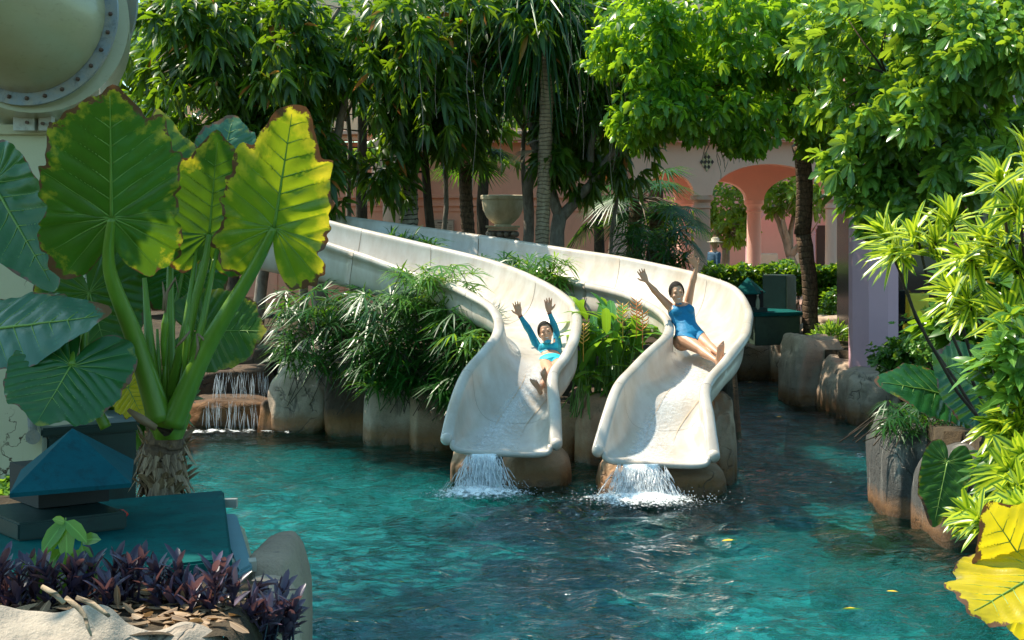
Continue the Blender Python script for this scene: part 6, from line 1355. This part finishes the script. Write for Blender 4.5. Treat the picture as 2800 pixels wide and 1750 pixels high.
def wearL(gm, D_):
    t, x, f, c, near, J = D_['t'], D_['x'], D_['f'], D_['co'], D_['near'], D_['J']
    hd_ = np.linalg.norm(c - np.array(J['head']), axis=1)
    arms = (near(c, J['shL'], J['elL'], .078, -.3) | near(c, J['shR'], J['elR'], .078, -.3)) & (hd_ > .155)
    arms = arms | near(c, J['elL'], J['wrL'], .06, -1, .93) | near(c, J['elR'], J['wrR'], .06, -1, .93)
    neck = (f > 0) & (np.abs(x) < .085) & (t > .84) & (t < 1.2); head_ = np.linalg.norm(c - np.array(J['head'] - J['hup'].normalized() * .03), axis=1) < .120
    gm('long_sleeve_top', lambda c_: ((t > .50) & (t < 1.03) & ~neck & (np.abs(x) < .2) & (hd_ > .135) | arms & ~neck) & ~head_, AQUA, .0045)
    gm('chest_panel', lambda c_: (t > .60) & (t < .84) & (f > 0) & (hd_ > .135) & (np.abs(x) < .105), AQUA2, .0065)
    gm('trim', lambda c_: (f > 0) & (hd_ > .135) & ((t > .825) & (t < .87) & (np.abs(x) < .10) | (t >= .86) & (t < 1.0) & (np.abs(np.abs(x) - .092) < .012)) , MAROON, .008)
    for s in 'LR': gm('cuff', lambda c_, s=s: near(c, J['el' + s], J['wr' + s], .05, .90, .98), MAROON, .007)
    gm('bikini_bottom', lambda c_: (t > -.26 + np.clip(np.abs(x) - .03, 0, 1) * 1.8) & (t < .20) & (np.abs(x) < .21), AQUA2, .005)
person('laughing woman in an aqua long-sleeved top sliding down the left slide with both hands up', JL, dict(wear=wearL, w=1.15, hs=1.20, head=1.20, nails=True), JL['hipR'])
# man walking beyond the hedge
def man():
    root = thing('person', 'man in a straw hat and blue shirt standing behind the hedge by the arcade column', 'person', G(1955, 38.5)); c = G(1953, 38.5); mb = MB(); X = Vector((.35, -.9, 0)).normalized(); F_ = Vector((.9, .35, 0))
    for s in (1, -1): capsule(mb, [c + X * .09 * s + Vector((0, 0, .88)), c + X * .1 * s + Vector((.02, 0, .48)), c + X * .1 * s + Vector((0, 0, .09))], [.085, .058, .04]); foot(mb, c + X * .1 * s + Vector((0, 0, .09)), F_, (0, 0, 1), 1)
    loft(mb, [(c + Vector((0, 0, z)), X, F_, a, b) for z, a, b in ((.80, .15, .11), (.95, .17, .12), (1.1, .155, .115), (1.3, .18, .12), (1.42, .19, .11), (1.5, .10, .07))], 20)
    for s in (1, -1):
        capsule(mb, [c + X * .20 * s + Vector((0, 0, 1.42)), c + X * .24 * s + Vector((-.02, 0, 1.15)), c + X * .2 * s + Vector((.2, 0, 1.0))], [.055, .042, .03]); hand(mb, c + X * .2 * s + Vector((.2, 0, 1.0)), F_ + Vector((0, 0, -.2)), (0, 0, -1), s)
    mb.ball(c + Vector((.02, 0, 1.64)), (.09, .08, .12), 14, 10); capsule(mb, [c + Vector((0, 0, 1.45)), c + Vector((0, 0, 1.6))], [.055, .05]); mb.ball(c + Vector((.115, .04, 1.62)), .018, 6, 5)
    for s in (1, -1): mb.ball(c + Vector((.02, 0, 1.63)) + X * .08 * s, .018, 6, 5)
    co, nm, fs = remesh(mb, 'body', .012, 4); link_mesh('body', co, fs, SKIN, root, True); z = co[:, 2] - G0
    for nme, lo, hi, m in (('shirt', .92, 1.46, cloth('denim_shirt', (.05, .11, .18))), ('shorts', .48, .94, simple('pale_shorts', (.45, .45, .42)))):
        d = np.linalg.norm((co[:, :2] - np.array((c.x, c.y)))[:, :], axis=1); ok = (z > lo) & (z < hi) & (d < (.25 if nme == 'shorts' else .27)); keep = [f for f in fs if all(ok[i] for i in f)]; ids = sorted({i for f in keep for i in f}); mp = {i: j for j, i in enumerate(ids)}
        link_mesh(nme, co[ids] + nm[ids] * .01, [tuple(mp[i] for i in f) for f in keep], m, root, True)
    MB().ball(c + Vector((.06, .0, 1.60)), (.06, .055, .045), 8, 6).build('beard', HAIR, root, True)
    MB().lathe(c + Vector((.02, 0, 1.69)), [(.19, 0), (.19, .008), (.10, .02), (.09, .09), (.05, .12), (.0, .125)], 20).build('hat', simple('straw_hat', (.50, .42, .30)), root, True)
man()
